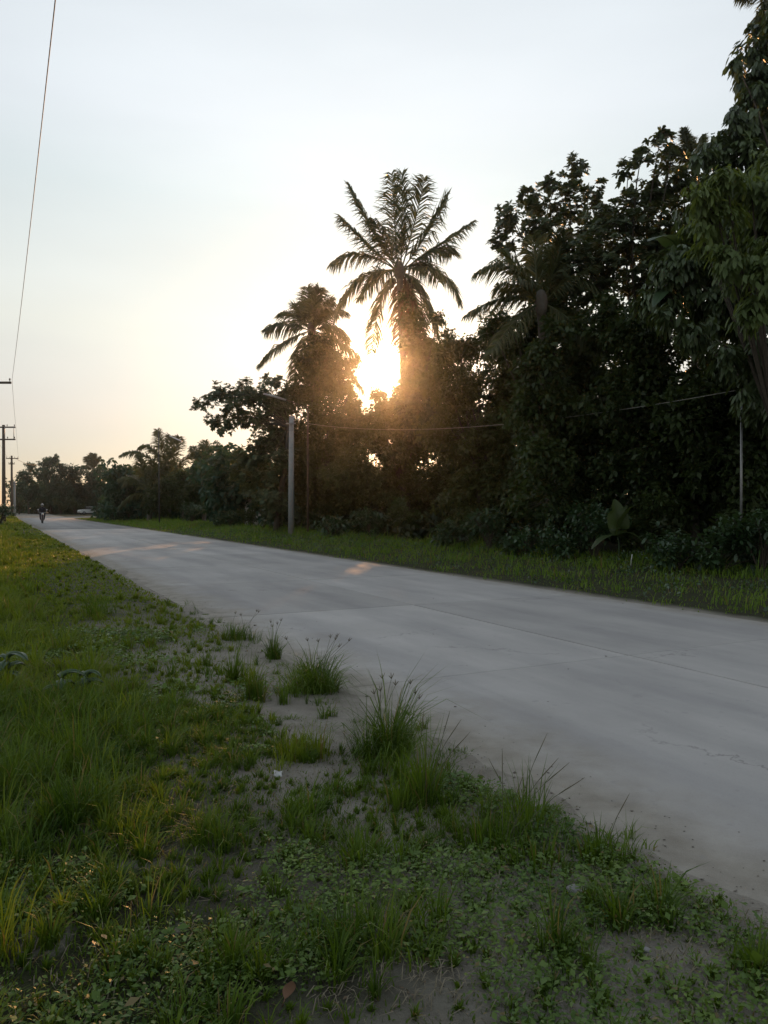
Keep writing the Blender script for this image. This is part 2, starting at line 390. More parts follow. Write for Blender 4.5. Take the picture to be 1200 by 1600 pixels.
# ------------------------------------------------------------------ road
SLAB, GAP, T0 = 4.5, .022, 8.7
k0, k1 = -4, 11                                             # slab rows cast one by one
t_lo, t_hi = T0 + SLAB * k0, T0 + SLAB * k1
pts, zs = [], []
for tt in [-60, t_lo - .01]: pts.append((P0 + U * tt, N)); zs.append(-.002)
for tt in [t_lo, t_hi]: pts.append((P0 + U * tt, N)); zs.append(-.03)
for tt in [t_hi + .01, 80, T_BEND]: pts.append((P0 + U * tt, N)); zs.append(-.002)
a0 = math.atan2(-N[1], -N[0])
for q in np.linspace(0, R(150), 40)[1:]:
    a = a0 - q; rad = np.array([math.cos(a), math.sin(a)])
    pts.append((BC + rad * R_BEND, -rad)); zs.append(-.002)
pe, ne = pts[-1]; hd = np.array([-ne[1], ne[0]])
pts.append((pe + hd * 60, ne)); zs.append(-.002)
V = []
for (p, n_), z in zip(pts, zs):
    for w in (-HALF, HALF): V.append([*(p + n_ * w), z])
    for w in (-HALF, HALF): V.append([*(p + n_ * w), -.3])
V = np.array(V); nr = len(pts); fq = []; mi = []
for i in range(nr - 1):
    a, b = i * 4, i * 4 + 4
    fq += [[a, a + 1, b + 1, b], [a, b, b + 2, a + 2], [a + 1, a + 3, b + 3, b + 1]]
    mi += [1 if i == 2 else 0] * 3
road = mesh_obj('road', V, [np.array(fq)], [M['road'], M['joint']], mi=mi); tag(road, kind='structure')
# one slab: a worn-edged concrete plate
bm = bmesh.new(); bmesh.ops.create_cube(bm, size=1.0)
for v in bm.verts: v.co = Vector((v.co.x * (HALF - GAP), v.co.y * (SLAB - GAP), v.co.z * .2 - .1))
bmesh.ops.bevel(bm, geom=[e for e in bm.edges if all(v.co.z > -.05 for v in e.verts)], offset=.005, segments=1, affect='EDGES')
slab_me = bpy.data.meshes.new('slab'); bm.to_mesh(slab_me); bm.free(); slab_me.materials.append(M['road'])
for kk in range(k0, k1):
    for lane in (-1, 1):
        o = bpy.data.objects.new('slab', slab_me); COL.objects.link(o); o.parent = road
        c = P0 + U * (T0 + SLAB * (kk + .5)) + N * (lane * HALF / 2 + random.uniform(-.004, .004))
        o.location = (c[0], c[1], random.uniform(-.003, .003)); o.rotation_euler = (random.uniform(-.0006, .0006), 0, math.atan2(U[1], U[0]) - R(90))

# ------------------------------------------------------------------ trees
SUN_GAP = at(600, 570, 42)
def gap_ok(P, r=.80):
    """crowns leave an opening where the low sun shines through"""
    d = np.array(sun_dir); o = np.array([0, 0, CAM_H]); v = P - o
    t = v @ d; per = v - t[:, None] * d
    return np.linalg.norm(per * np.array([1, 1, 1.0]), axis=1) > r * np.clip(t / 42, .2, 1.2)
STY = {   # leaf length, width ratio, cluster size, leaves per cluster, leaf-area index, droop
    'rosette': dict(L=.20, w=.46, k=12, cr=.05, lai=6.5, droop=.15, mode='rosette'),
    'droop':   dict(L=.20, w=.50, k=6, cr=.16, lai=7, droop=.55, mode='droop'),
    'feather': dict(L=.16, w=.30, k=16, cr=.14, lai=6.5, droop=.35, mode='feather'),
    'mass':    dict(L=.19, w=.60, k=7, cr=.18, lai=8.5, droop=.3, mode='any'),
    'far':     dict(L=.42, w=.60, k=6, cr=.35, lai=7, droop=.2, mode='any'),
    'shrub':   dict(L=.15, w=.55, k=6, cr=.12, lai=7, droop=.25, mode='shrub'),
}
def crown_points(C, r, sty, flat=.85):
    """leaf clusters gathered in uneven sub-clumps on one bough's mass"""
    la = sty['L'] ** 2 * sty['w'] * .75
    ncl = max(4, int(sty['lai'] * math.pi * r * r / la / sty['k']))
    m = max(6, int(8 + r * 9))
    dirs = rand_dirs(m); sc = C + dirs * (r * rng.uniform(.35, .95, m))[:, None] * np.array([1, 1, flat])
    sr = r * rng.uniform(.22, .52, m)
    w = sr ** 2; idx = rng.choice(m, ncl, p=w / w.sum())
    P = sc[idx] + rand_dirs(ncl) * (sr[idx] * rng.uniform(.2, 1, ncl) ** .6)[:, None]
    return P, sc
def make_leaves(P, C, sty, scale=1.0):
    k = sty['k']; n = len(P) * k
    base = np.repeat(P, k, 0); out_ = unit(np.repeat(P - C, k, 0) + 1e-3); rd = rand_dirs(n)
    md = sty['mode']
    if md == 'rosette':
        ax = unit(unit(P - C) * .6 + np.array([0, 0, .8]) + rng.normal(size=P.shape) * .25); ax = np.repeat(ax, k, 0)
        d = unit(rd - (rd * ax).sum(1)[:, None] * ax) + ax * rng.uniform(-.1, .9, n)[:, None]; nr_ = ax + rd * .3
    elif md == 'droop':
        d = unit(rd * np.array([1, 1, .4]) + out_ * .5 + np.array([0, 0, -.7])); nr_ = out_ + np.array([0, 0, .6]) + rd * .4
    elif md == 'feather':
        ax = unit(unit(P - C) * .7 + rng.normal(size=P.shape) * .5 + np.array([0, 0, .1])); axr = np.repeat(ax, k, 0)
        f = np.tile(np.linspace(0, 1, k), len(P)); base = base + axr * (f * .62)[:, None] + np.array([0, 0, -.22]) * (f ** 2)[:, None]
        sd_ = unit(np.cross(axr, np.array([0, 0, 1.0]))); sg = np.where(np.arange(n) % 2 == 0, 1, -1)[:, None]
        d = unit(sd_ * sg + axr * .6 + rd * .25); nr_ = np.array([0, 0, 1.0]) + rd * .4
    elif md == 'shrub':
        d = unit(rd + out_ * .5 + np.array([0, 0, .2])); nr_ = np.array([0, 0, 1.0]) + rd * .7
    else:
        d = unit(rd + out_ * .4); nr_ = rd[::-1] * .7 + np.array([0, 0, .7])
    base = base + rand_dirs(n) * (rng.uniform(0, 1, n) * sty['cr'])[:, None]
    L = sty['L'] * rng.uniform(.6, 1.25, n) * scale
    ok = gap_ok(base)
    return leaf_arrays(base[ok], d[ok], nr_[ok], L[ok], (L * sty['w'])[ok], sty['droop'], .10, plain=md in ('any', 'feather'))
def tree(name, label, cat, base, clumps, style, mat, trunk_r=.18, group=None, lai=1.0, bark='bark', dz=.9, limbs=True, lscale=1.0, fork=None, grow=1.0):
    """clumps: list of world (centre, radius)"""
    base = np.asarray(base, float)
    root = empty(name, base, label, cat, group)
    sty = dict(STY[style]); sty['lai'] *= lai; sty['L'] *= lscale
    cm = MB(); tb = MB()
    ctr = np.mean([c for c, r in clumps], 0); topz = max(c[2] for c, r in clumps)
    clumps = [(c, r * grow) for c, r in clumps]
    fork = np.asarray(fork) if fork is not None else base + (ctr - base) * np.array([.55, .55, .45])
    trunk = bez(base + np.array([0, 0, -.2]), base * .5 + fork * .5 + rng.normal(size=3) * .2 * np.array([1, 1, 0]), fork, 7)
    tb.tube(trunk - base, np.linspace(trunk_r, trunk_r * .62, 7), 8)
    for c, r in clumps:
        c = np.asarray(c, float); P, sc = crown_points(c, r, sty)
        Vv, Q = make_leaves(P, c, sty); cm.add(Vv - base, Q)
        if limbs:
            ln = np.linalg.norm(c - fork); r0 = min(trunk_r * .35, .014 + ln * .008)
            mid = fork * .5 + c * .5 + np.array([0, 0, .12 * ln]) + rng.normal(size=3) * .08 * ln
            limb = bez(fork, mid, c, 8)
            if gap_ok(limb, .8).all(): tb.tube(limb - base, np.linspace(r0, .012, 8), 6, False)
            for q in sc[: 6]:
                tw = bez(c, c * .5 + q * .5 + rng.normal(size=3) * .1 * r, q, 4)
                if gap_ok(tw, .9).all(): tb.tube(tw - base, np.linspace(.012, .005, 4), 4, False)
    cm.build('crown', M[mat], root)
    tb.build('trunk', M[bark], root, True)
    return root
def cl(D, lst, jit=.6):
    """boughs given as (px, py, r_px[, depth offset])"""
    o = []
    for q in lst:
        d = D + (q[3] if len(q) > 3 else random.uniform(-jit, jit)); o.append((at(q[0], q[1], d), q[2] / F * d))
    return o
def gb(px, D):
    p = at(px, HY, D); return np.array([p[0], p[1], float(ground_h(p[0], p[1]))])

tree('almond_tree', 'open crowned tree with leaf rosettes, right behind the arching palm fronds', 'tree', gb(880, 27),
     cl(27, [(800, 340, 24), (828, 312, 22), (868, 288, 20), (905, 270, 20), (928, 300, 17), (850, 345, 34), (898, 335, 34), (800, 378, 22), (945, 335, 22), (862, 395, 30), (922, 385, 36), (780, 382, 12), (832, 360, 24), (890, 300, 16)]), 'rosette', 'almond', .16, grow=1.2)
tree('almond_tree', 'taller rosette leaved tree with bare twig tips, beside the bright green feathery tree', 'tree', gb(1010, 24),
     cl(24, [(1030, 222, 17), (1050, 238, 14), (1000, 248, 15), (980, 272, 14), (985, 300, 11), (1045, 285, 32), (1005, 318, 28), (1070, 290, 28), (962, 350, 36), (1010, 375, 45), (972, 405, 45), (1060, 355, 45), (932, 440, 45), (1000, 450, 50), (900, 410, 35)]), 'rosette', 'almond', .17, grow=1.3)
tree('large_leaved_tree', 'tallest tree with big drooping dark leaves at the right picture edge', 'tree', gb(1245, 20.5),
     cl(20, [(1182, 48, 20), (1168, 78, 18), (1192, 105, 32), (1148, 100, 11), (1160, 128, 13), (1180, 150, 26), (1165, 190, 26), (1140, 212, 26), (1116, 232, 20), (1192, 215, 42), (1155, 258, 36), (1090, 250, 14), (1060, 420, 42), (1035, 462, 34), (1110, 470, 46), (1170, 480, 46), (1080, 520, 26, -1.5), (1045, 500, 18, -1.5), (1150, 560, 40), (1135, 560, 18, -2.5), (1190, 600, 34, -2), (1158, 612, 12, -2.5), (1230, 150, 60), (1250, 300, 70), (1240, 60, 50), (1250, 450, 70), (1195, 545, 40, -2.5), (1230, 640, 60, -2), (1130, 330, 55), (1185, 375, 55), (1120, 400, 50), (1170, 300, 45), (1150, 440, 50), (1195, 430, 50)]), 'droop', 'droop', .22, grow=1.15)
tree('feathery_tree', 'bright green feathery leaved tree in front of the tallest dark tree', 'tree', gb(1262, 18.5),
     cl(16.5, [(1135, 285, 32), (1092, 305, 26), (1172, 290, 36), (1120, 345, 42), (1180, 360, 44), (1142, 405, 38), (1192, 430, 38), (1086, 352, 20), (1150, 445, 22), (1180, 490, 32), (1208, 320, 60), (1240, 400, 60), (1195, 260, 30), (1105, 380, 22)], 1.0), 'droop', 'feather', .12, lscale=.8, grow=.95, lai=.9)
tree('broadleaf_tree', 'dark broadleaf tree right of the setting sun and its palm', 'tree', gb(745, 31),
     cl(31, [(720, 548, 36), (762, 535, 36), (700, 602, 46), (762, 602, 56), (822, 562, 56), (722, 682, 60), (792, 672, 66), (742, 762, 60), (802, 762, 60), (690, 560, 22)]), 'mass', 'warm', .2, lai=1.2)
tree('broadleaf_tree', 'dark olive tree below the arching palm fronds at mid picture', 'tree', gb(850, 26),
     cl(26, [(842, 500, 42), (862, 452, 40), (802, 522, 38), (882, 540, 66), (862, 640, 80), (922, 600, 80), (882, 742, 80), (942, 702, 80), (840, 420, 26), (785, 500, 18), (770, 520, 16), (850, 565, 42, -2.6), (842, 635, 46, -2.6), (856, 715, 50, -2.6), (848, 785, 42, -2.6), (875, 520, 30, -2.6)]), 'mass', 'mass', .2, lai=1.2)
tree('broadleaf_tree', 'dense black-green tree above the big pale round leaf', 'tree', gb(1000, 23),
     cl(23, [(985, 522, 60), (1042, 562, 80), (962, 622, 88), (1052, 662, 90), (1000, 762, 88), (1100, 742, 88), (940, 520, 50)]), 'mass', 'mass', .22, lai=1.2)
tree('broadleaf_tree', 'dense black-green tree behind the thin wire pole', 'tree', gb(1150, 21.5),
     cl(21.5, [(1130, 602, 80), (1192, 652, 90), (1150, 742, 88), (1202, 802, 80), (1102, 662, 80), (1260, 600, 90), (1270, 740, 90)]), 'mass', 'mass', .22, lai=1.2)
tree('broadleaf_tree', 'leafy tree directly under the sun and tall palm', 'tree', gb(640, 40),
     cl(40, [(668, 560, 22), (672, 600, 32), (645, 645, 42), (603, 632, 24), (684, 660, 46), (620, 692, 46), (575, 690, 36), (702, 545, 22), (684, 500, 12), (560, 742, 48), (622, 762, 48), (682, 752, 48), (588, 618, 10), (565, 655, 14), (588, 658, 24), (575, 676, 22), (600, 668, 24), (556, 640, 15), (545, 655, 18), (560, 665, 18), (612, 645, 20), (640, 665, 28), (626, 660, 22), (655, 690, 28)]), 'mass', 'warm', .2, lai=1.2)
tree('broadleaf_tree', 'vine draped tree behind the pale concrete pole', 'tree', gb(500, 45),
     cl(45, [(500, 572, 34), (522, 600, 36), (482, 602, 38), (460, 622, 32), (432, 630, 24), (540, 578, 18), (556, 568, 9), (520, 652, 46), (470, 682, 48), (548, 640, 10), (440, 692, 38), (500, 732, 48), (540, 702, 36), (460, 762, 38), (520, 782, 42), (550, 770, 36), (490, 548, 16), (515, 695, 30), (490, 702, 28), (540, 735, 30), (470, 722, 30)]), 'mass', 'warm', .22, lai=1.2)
tree('almond_tree', 'tree with a long level branch of leaf rosettes reaching over the palm thicket', 'tree', gb(430, 43),
     cl(43, [(318, 632, 13), (340, 618, 14), (372, 622, 18), (334, 658, 12), (364, 652, 16), (400, 622, 22), (398, 655, 18), (428, 645, 22), (385, 604, 10), (416, 690, 22), (400, 722, 22), (382, 742, 18), (430, 720, 26), (415, 760, 26), (440, 790, 24), (355, 612, 10), (350, 668, 9), (425, 600, 14)]), 'rosette', 'almond', .18, lai=1.2, lscale=.95, fork=at(452, 668, 43), grow=1.4)

# ---- coconut palms
def frond(root, base, a, b, c, n=84, ll=.75, roll=0.0, mat='palm', w=.035, droop=.55, name='frond'):
    P = bez(a, b, c, n); T = unit(np.gradient(P, axis=0))
    mb = MB(); mb.tube(bez(a, b, c, 12) - base, np.linspace(.045, .008, 12), 5, False)
    up = np.array([0, 0, 1.0]); S = np.cross(T, up); bad = np.linalg.norm(S, axis=1) < .25
    S[bad] = S[bad] * .3 + np.array([.8, .25, 0]); S = unit(S - (S * T).sum(1)[:, None] * T); Up = np.cross(S, T)
    S = S * math.cos(roll) + Up * math.sin(roll); Up = np.cross(S, T)
    f = np.linspace(0, 1, n); prof = np.clip(np.sin(np.pi * (f * .80 + .14)), 0, 1) ** .6
    gdn = np.array([0, 0, -1.0]); k = slice(int(n * .13), n); m = n - int(n * .13)
    for sg in (-1, 1):
        L = ll * prof[k] * rng.uniform(.8, 1.15, m)
        tz = np.clip(T[k][:, 2:3], 0, 1); d = unit(S[k] * sg + T[k] * (.65 + .75 * tz) + Up[k] * .2 + rng.normal(size=(m, 3)) * .12)
        p0 = P[k] + rng.normal(size=(m, 3)) * .012
        dr = droop * rng.uniform(.5, 1.4, m)[:, None] * (1 - .45 * tz)
        d2 = unit(d + gdn * dr * 1.5)
        p1 = p0 + unit(d + gdn * dr * .35) * (L * .45)[:, None]
        p2 = p1 + d2 * (L * .6)[:, None]
        wv = unit(np.cross(unit(p2 - p0), T[k] * .3 + rand_dirs(m))) * w
        Vv = np.stack([p0 - wv * .35, p0 + wv * .35, p1 - wv * .5, p1 + wv * .5, p2], 1).reshape(-1, 3) - base
        i = np.arange(m)[:, None] * 5
        mb.add(Vv, i + np.array([[0, 1, 3, 2]]), i + np.array([[2, 3, 4]]))
    mb.build(name, M[mat], root)
def palm(name, label, base, top, fronds, D, trunk_r=.17, ll=.75, nuts=(), group=None, w=.072, bark='palmbark'):
    base = np.asarray(base, float); root = empty(name, base, label, 'palm tree', group)
    tb = MB(); P = bez(base + np.array([0, 0, -.2]), base * .45 + top * .55 + np.array([.25, .2, 0]), top, 40)
    r = np.linspace(trunk_r * 1.15, trunk_r * .8, 40) * (1 + .05 * (np.arange(40) % 2)); r[:3] *= 1.35
    tb.tube(P - base, r, 10); tb.build('trunk', M[bark], root, True)
    for q in fronds:
        (bx_, by_), (cx, cy), dd = q[0], q[1], q[2]
        opt = q[3] if len(q) > 3 else {}
        # control and tip of the frond: offsets in metres from the crown's heart
        a = top + np.array([0, 0, .1]) + np.array([np.sign(cx) * .08, 0, 0]); b = top + np.array([bx_, dd * .5, by_]); c = top + np.array([cx, dd, cy])
        frond(root, base, a, b, c, ll=opt.get('ll', ll), roll=opt.get('roll', random.uniform(-.5, .5)), mat=opt.get('mat', 'palm'), w=w, droop=opt.get('droop', 1.0), n=opt.get('n', 96))
    hb_ = MB(); hb_.ell(top - base + np.array([0, 0, .12]), (trunk_r * 1.3, trunk_r * 1.3, trunk_r * 2.6)); hb_.build('crown_heart', M['palmbark'], root, True)
    for (x, y, z) in nuts:
        nb = MB(); nb.ell(top - base + np.array([x, y, z]), (.13, .13, .16)); nb.build('coconut', M['coconut'], root, True)
    return root
D = 42.0; s_ = D / F
def off(px0, py0, *pts_):
    return [((x - px0) * s_, -(y - py0) * s_) for x, y in pts_]
def fr(px0, py0, ctrl, tip, dd, **o):
    b, c = off(px0, py0, ctrl, tip); return (b, c, dd, o)
c0 = (624, 428)
mainf = [fr(*c0, (616, 340), (612, 266), .6, roll=.8), fr(*c0, (570, 345), (546, 296), -.4, roll=.5), fr(*c0, (565, 370), (533, 334), .7),
         fr(*c0, (560, 375), (517, 412), .4), fr(*c0, (552, 415), (524, 500), -.3), fr(*c0, (590, 455), (581, 556), -.8, droop=.9),
         fr(*c0, (655, 330), (662, 287), -.5, roll=.7), fr(*c0, (680, 350), (700, 300), .8, roll=.6), fr(*c0, (690, 380), (736, 352), -.3),
         fr(*c0, (690, 370), (708, 385), 1.2), fr(*c0, (692, 400), (716, 478), -.5), fr(*c0, (665, 440), (684, 520), .6, droop=.9),
         fr(*c0, (600, 400), (560, 450), 2.2),
         fr(*c0, (650, 420), (668, 560), 1.2, droop=.9), fr(*c0, (655, 385), (690, 420), 2.4), 
         fr(*c0, (605, 390), (585, 370), -2.4), fr(*c0, (640, 450), (645, 560), -.5, droop=.9, mat='palmdry'), fr(*c0, (628, 460), (626, 545), .8, droop=.9, mat='palmdry'),
         fr(*c0, (650, 460), (662, 590), -.3, droop=1.0, mat='palmdry'), fr(*c0, (628, 345), (628, 282), -.7, roll=1.1)]
palm('coconut_palm', 'tall coconut palm standing against the bright sky above the sun', gb(632, D), at(c0[0], c0[1], D), mainf, D, .22, 1.4,
     [(-.55, -.2, -.55), (-.4, -.3, -.75), (-.65, .05, -.8), (.6, -.2, -.45), (.75, 0, -.7), (.55, -.3, -.8), (-.3, -.35, -.5)])
# vine up the palm's trunk
vb = at(648, 560, 41.5); vroot = empty('climbing_vine', gb(645, 41.2), 'leafy vine wrapping the tall palm trunk beside the sun', 'vine')
vm = MB()
for q in cl(41.6, [(634, 470, 16), (640, 495, 20), (650, 520, 24), (655, 550, 26), (648, 580, 24), (660, 600, 24), (632, 510, 14), (640, 540, 16), (668, 545, 16), (676, 580, 16), (637, 566, 14), (636, 590, 16), (632, 612, 18), (634, 535, 13)], .2):
    P, _ = crown_points(q[0], q[1], STY['mass'], 1.1); vv, qq = make_leaves(P, q[0], dict(STY['mass'], lai=4)); vm.add(vv - np.array(vroot.location), qq)
vm.build('leaves', M['warm'], vroot)
st = MB(); st.tube(bez(gb(645, 41.2), at(652, 650, 41.3), at(640, 470, 41.6), 12) - np.array(vroot.location), np.linspace(.06, .02, 12), 6); st.build('stem', M['bark'], vroot, True)

D = 46.0; s_ = D / F; c0 = (487, 520)
palm('coconut_palm', 'vine choked palm with ragged top, left of the tall palm', gb(492, D), at(*c0, D),
     [fr(*c0, (486, 480), (480, 448), .3, roll=.8), fr(*c0, (492, 475), (500, 455), -.4, roll=.4), fr(*c0, (468, 490), (462, 480), .5), fr(*c0, (505, 480), (520, 470), .2, roll=.5),
      fr(*c0, (445, 500), (416, 520), -.3), fr(*c0, (435, 530), (404, 570), .3), fr(*c0, (515, 500), (545, 530), .4), fr(*c0, (530, 530), (560, 560), -.3), fr(*c0, (540, 560), (566, 610), .5),
      fr(*c0, (480, 490), (470, 465), 1.2), fr(*c0, (500, 495), (512, 490), -1.2), fr(*c0, (470, 540), (455, 590), .8, droop=.9), fr(*c0, (505, 550), (520, 610), -.5, droop=.9, mat='palmdry'), fr(*c0, (455, 480), (438, 486), .6), fr(*c0, (520, 480), (540, 492), -.5), fr(*c0, (490, 480), (492, 446), .8, roll=.9)], D, .2, 1.15)
vroot = empty('climbing_vine', gb(498, 45.2), 'vine smothering the ragged palm left of the sun', 'vine'); vm = MB()
for q in cl(45.4, [(492, 535, 18), (500, 556, 26), (482, 562, 20), (520, 552, 14), (510, 578, 26)], .3):
    P, _ = crown_points(q[0], q[1], STY['mass'], 1.1); vv, qq = make_leaves(P, q[0], dict(STY['mass'], lai=4)); vm.add(vv - np.array(vroot.location), qq)
vm.build('leaves', M['mass'], vroot)
st = MB(); st.tube(bez(gb(498, 45.2), at(502, 650, 45.2), at(490, 500, 45.4), 12) - np.array(vroot.location), np.linspace(.06, .02, 12), 6); st.build('stem', M['bark'], vroot, True)

D = 24.4; s_ = D / F; c0 = (845, 480)
palm('coconut_palm', 'palm half buried in the trees with fronds arching over the sky gap', gb(852, 28), at(*c0, 24.4),
     [fr(*c0, (800, 390), (742, 432), -.3), fr(*c0, (795, 450), (724, 500), -.5), fr(*c0, (822, 430), (790, 388), .3, roll=.6), fr(*c0, (870, 400), (880, 370), -.3, roll=.5),
      fr(*c0, (905, 420), (930, 470), -.6), fr(*c0, (800, 500), (760, 560), -1.0), fr(*c0, (890, 500), (920, 560), -.9), fr(*c0, (840, 410), (838, 360), .6, roll=.7), fr(*c0, (880, 440), (925, 425), -.5), fr(*c0, (815, 440), (768, 462), -.9), fr(*c0, (860, 420), (905, 395), .2, roll=.4)], D, .17, .9, w=.045)
D = 33.0; s_ = D / F; c0 = (1085, 262)
palm('coconut_palm', 'palm top poking up between the two rightmost dark crowns', gb(1085, D), at(*c0, D),
     [fr(*c0, (1080, 230), (1074, 205), .3, roll=.6), fr(*c0, (1100, 235), (1118, 222), -.3), fr(*c0, (1062, 240), (1050, 226), .2), fr(*c0, (1070, 235), (1060, 212), -.5, roll=.4), fr(*c0, (1095, 235), (1102, 208), .4, roll=.5), fr(*c0, (1060, 260), (1045, 262), .3), fr(*c0, (1110, 250), (1130, 262), .3)], D, .16, .55)
D = 26.0; s_ = D / F; c0 = (1225, 30)
palm('coconut_palm', 'palm whose frond tips hang into the upper right picture corner', gb(1230, D), at(*c0, D),
     [fr(*c0, (1180, -30), (1145, 5), -.3), fr(*c0, (1190, 5), (1165, 50), -.5), fr(*c0, (1210, -40), (1175, -40), .3), fr(*c0, (1240, -30), (1290, 10), .3), fr(*c0, (1250, 40), (1290, 100), .3), fr(*c0, (1205, 50), (1190, 110), .5)], D, .17, .7)
# thicket of low palms at the bend
D = 80.0; s_ = D / F; c0 = (262, 752)
palm('low_palm', 'low broad palm rising over the roadside thicket near the bend', gb(262, D), at(*c0, D),
     [fr(*c0, (225, 690), (190, 712), -.3), fr(*c0, (240, 680), (214, 700), .4), fr(*c0, (252, 700), (246, 672), .2, roll=.7), fr(*c0, (275, 700), (282, 684), -.4, roll=.6), fr(*c0, (300, 690), (330, 715), .3),
      fr(*c0, (215, 730), (190, 760), .5), fr(*c0, (300, 725), (335, 760), -.5), fr(*c0, (262, 690), (262, 680), 1.2), fr(*c0, (245, 740), (225, 790), -.6, droop=.9), fr(*c0, (280, 745), (300, 795), -.4, droop=.9)], D, .2, 1.3, w=.11, group='low palms at the bend')
D = 78.0; s_ = D / F; c0 = (318, 757)
palm('low_palm', 'low palm with upright fronds right of the broad thicket palm', gb(318, D), at(*c0, D),
     [fr(*c0, (312, 720), (300, 698), .3, roll=.6), fr(*c0, (322, 715), (322, 690), -.2, roll=.6), fr(*c0, (335, 715), (350, 700), .2), fr(*c0, (290, 735), (275, 770), .3), fr(*c0, (345, 740), (362, 775), .2), fr(*c0, (310, 750), (295, 800), -.5, droop=.9)], D, .18, 1.2, w=.11, group='low palms at the bend')
D = 77.0; s_ = D / F; c0 = (232, 775)
palm('low_palm', 'lowest palm clump at the verge left of the broad thicket palm', gb(232, D), at(*c0, D),
     [fr(*c0, (210, 735), (185, 748), .3), fr(*c0, (225, 730), (218, 712), -.2, roll=.6), fr(*c0, (245, 735), (262, 728), .2), fr(*c0, (205, 765), (188, 795), -.4), fr(*c0, (255, 765), (275, 795), -.4), fr(*c0, (235, 735), (240, 715), .6, roll=.5)], D, .2, 1.2, w=.11, group='low palms at the bend')
D = 168.0; s_ = D / F; c0 = (146, 735)
palm('coconut_palm', 'tiny far palm top above the distant trees at the bend', gb(146, D), at(*c0, D),
     [fr(*c0, (142, 722), (136, 714), .3, roll=.5), fr(*c0, (146, 720), (147, 710), -.3, roll=.5), fr(*c0, (150, 722), (155, 715), .3), fr(*c0, (138, 728), (130, 728), .3), fr(*c0, (154, 728), (160, 730), .3)], D, .25, 1.8, w=.25)

# ---- low trees and shrubs left of the concrete pole
tree('small_tree', 'small thin crowned tree behind the low palms', 'tree', gb(335, 74), cl(74, [(318, 705, 14), (335, 698, 12), (348, 712, 14), (330, 725, 18), (355, 735, 16), (310, 735, 18)]), 'shrub', 'far', .14, lai=.8, lscale=1.6)
tree('small_tree', 'bushy dark tree under the level rosette branch', 'tree', gb(375, 60), cl(60, [(380, 745, 22), (365, 765, 24), (395, 770, 24), (350, 780, 22), (385, 790, 22), (410, 755, 20)]), 'mass', 'mass', .14)
tree('small_tree', 'rounded green tree at the inner tip of the bend', 'tree', gb(205, 84), cl(84, [(205, 765, 18), (190, 780, 18), (222, 775, 18), (206, 795, 16), (232, 795, 14), (180, 800, 12), (215, 750, 12)]), 'mass', 'shrub', .14, lscale=1.3)
tree('small_tree', 'dark tree filling the thicket under the low palms', 'tree', gb(285, 76), cl(76, [(270, 775, 26), (300, 770, 26), (245, 785, 22), (325, 780, 22), (285, 750, 20), (255, 760, 18), (340, 765, 18)]), 'mass', 'mass', .14, lscale=1.3)
# far trees behind the bend
far_spec = [((45, 158), [(40, 745, 14), (48, 730, 10), (38, 765, 16), (55, 770, 16), (30, 775, 10)], 'far tree with a lone outlying tuft at the left end of the row'),
            ((80, 160), [(72, 725, 12), (85, 722, 12), (65, 740, 14), (95, 735, 14), (80, 750, 20), (75, 775, 20), (60, 780, 16), (100, 765, 18)], 'tallest rounded far tree beyond the motorcyclist'),
            ((115, 162), [(110, 740, 14), (122, 738, 12), (115, 760, 20), (130, 770, 18), (105, 785, 16)], 'far tree left of the tiny palm top'),
            ((150, 164), [(145, 745, 14), (158, 742, 14), (150, 765, 20), (165, 770, 18), (140, 785, 16)], 'far tree below the tiny palm top'),
            ((185, 158), [(178, 740, 14), (192, 745, 12), (185, 765, 20), (200, 770, 18), (172, 785, 16)], 'far tree between the tiny palm and the low palms'),
            ((215, 150), [(208, 735, 12), (225, 735, 14), (215, 760, 20), (235, 765, 20), (245, 745, 16)], 'far tree partly behind the low palms')]
for (px, d), c, lab in far_spec:
    tree('distant_tree', lab, 'tree', gb(px, d), cl(d, c, 3), 'far', 'far', .25, group='far trees beyond the bend', lai=1.3)

# ---- shrubs along the wood's edge
def shrub_mesh(seed, wide, high, mat):
    cm, sm = MB(), MB()
    for i in range(7):
        a = i / 7 * 6.28 + random.uniform(-.4, .4); rr = wide * random.uniform(.15, .6)
        c = np.array([math.cos(a) * rr, math.sin(a) * rr, high * random.uniform(.3, .8)]); r = wide * random.uniform(.28, .45)
        P, sc = crown_points(c, r, dict(STY['shrub'], lai=3.0), .9)
        base = P; 
        vv, qq = make_leaves_free(P, c, STY['shrub']); vv[:, 2] = np.maximum(vv[:, 2], .01); cm.add(vv, qq)
        for q in sc[:3]: sm.tube(bez([0, 0, -.1], [c[0] * .5, c[1] * .5, c[2] * .8], q, 6), np.linspace(.018, .005, 6), 4, False)
    a = cm.build('foliage', M[mat]); b = sm.build('stem', M['bark'])
    return a, b
def make_leaves_free(P, C, sty):
    global gap_ok
    keep = gap_ok; gap_ok = lambda q, r=0: np.ones(len(q), bool)
    try: return make_leaves(P, C, sty)
    finally: gap_ok = keep
protos = [shrub_mesh(i, w_, h_, m_) for i, (w_, h_, m_) in enumerate([(1.0, 1.0, 'shrub'), (1.2, 1.5, 'shrub'), (1.4, 2.2, 'mass'), (.8, .7, 'shrub')])]
used = set()
def place_shrub(kind, px, D, sc, label, group='shrubs along the edge of the wood', rz=None):
    p = gb(px, D); root = empty('shrub', p, label, 'shrub', group, rz if rz is not None else random.uniform(0, 6.28)); root.scale = (sc, sc, sc)
    for o in protos[kind]:
        if (kind, o.name) in used: c = o.copy(); COL.objects.link(c)
        else: c = o; used.add((kind, o.name))
        c.parent = root
def Ds(px, s):  # distance at which the line s metres across the road is met
    return (s / N[0] + P0[0]) / ((px - 600) / F + .505)
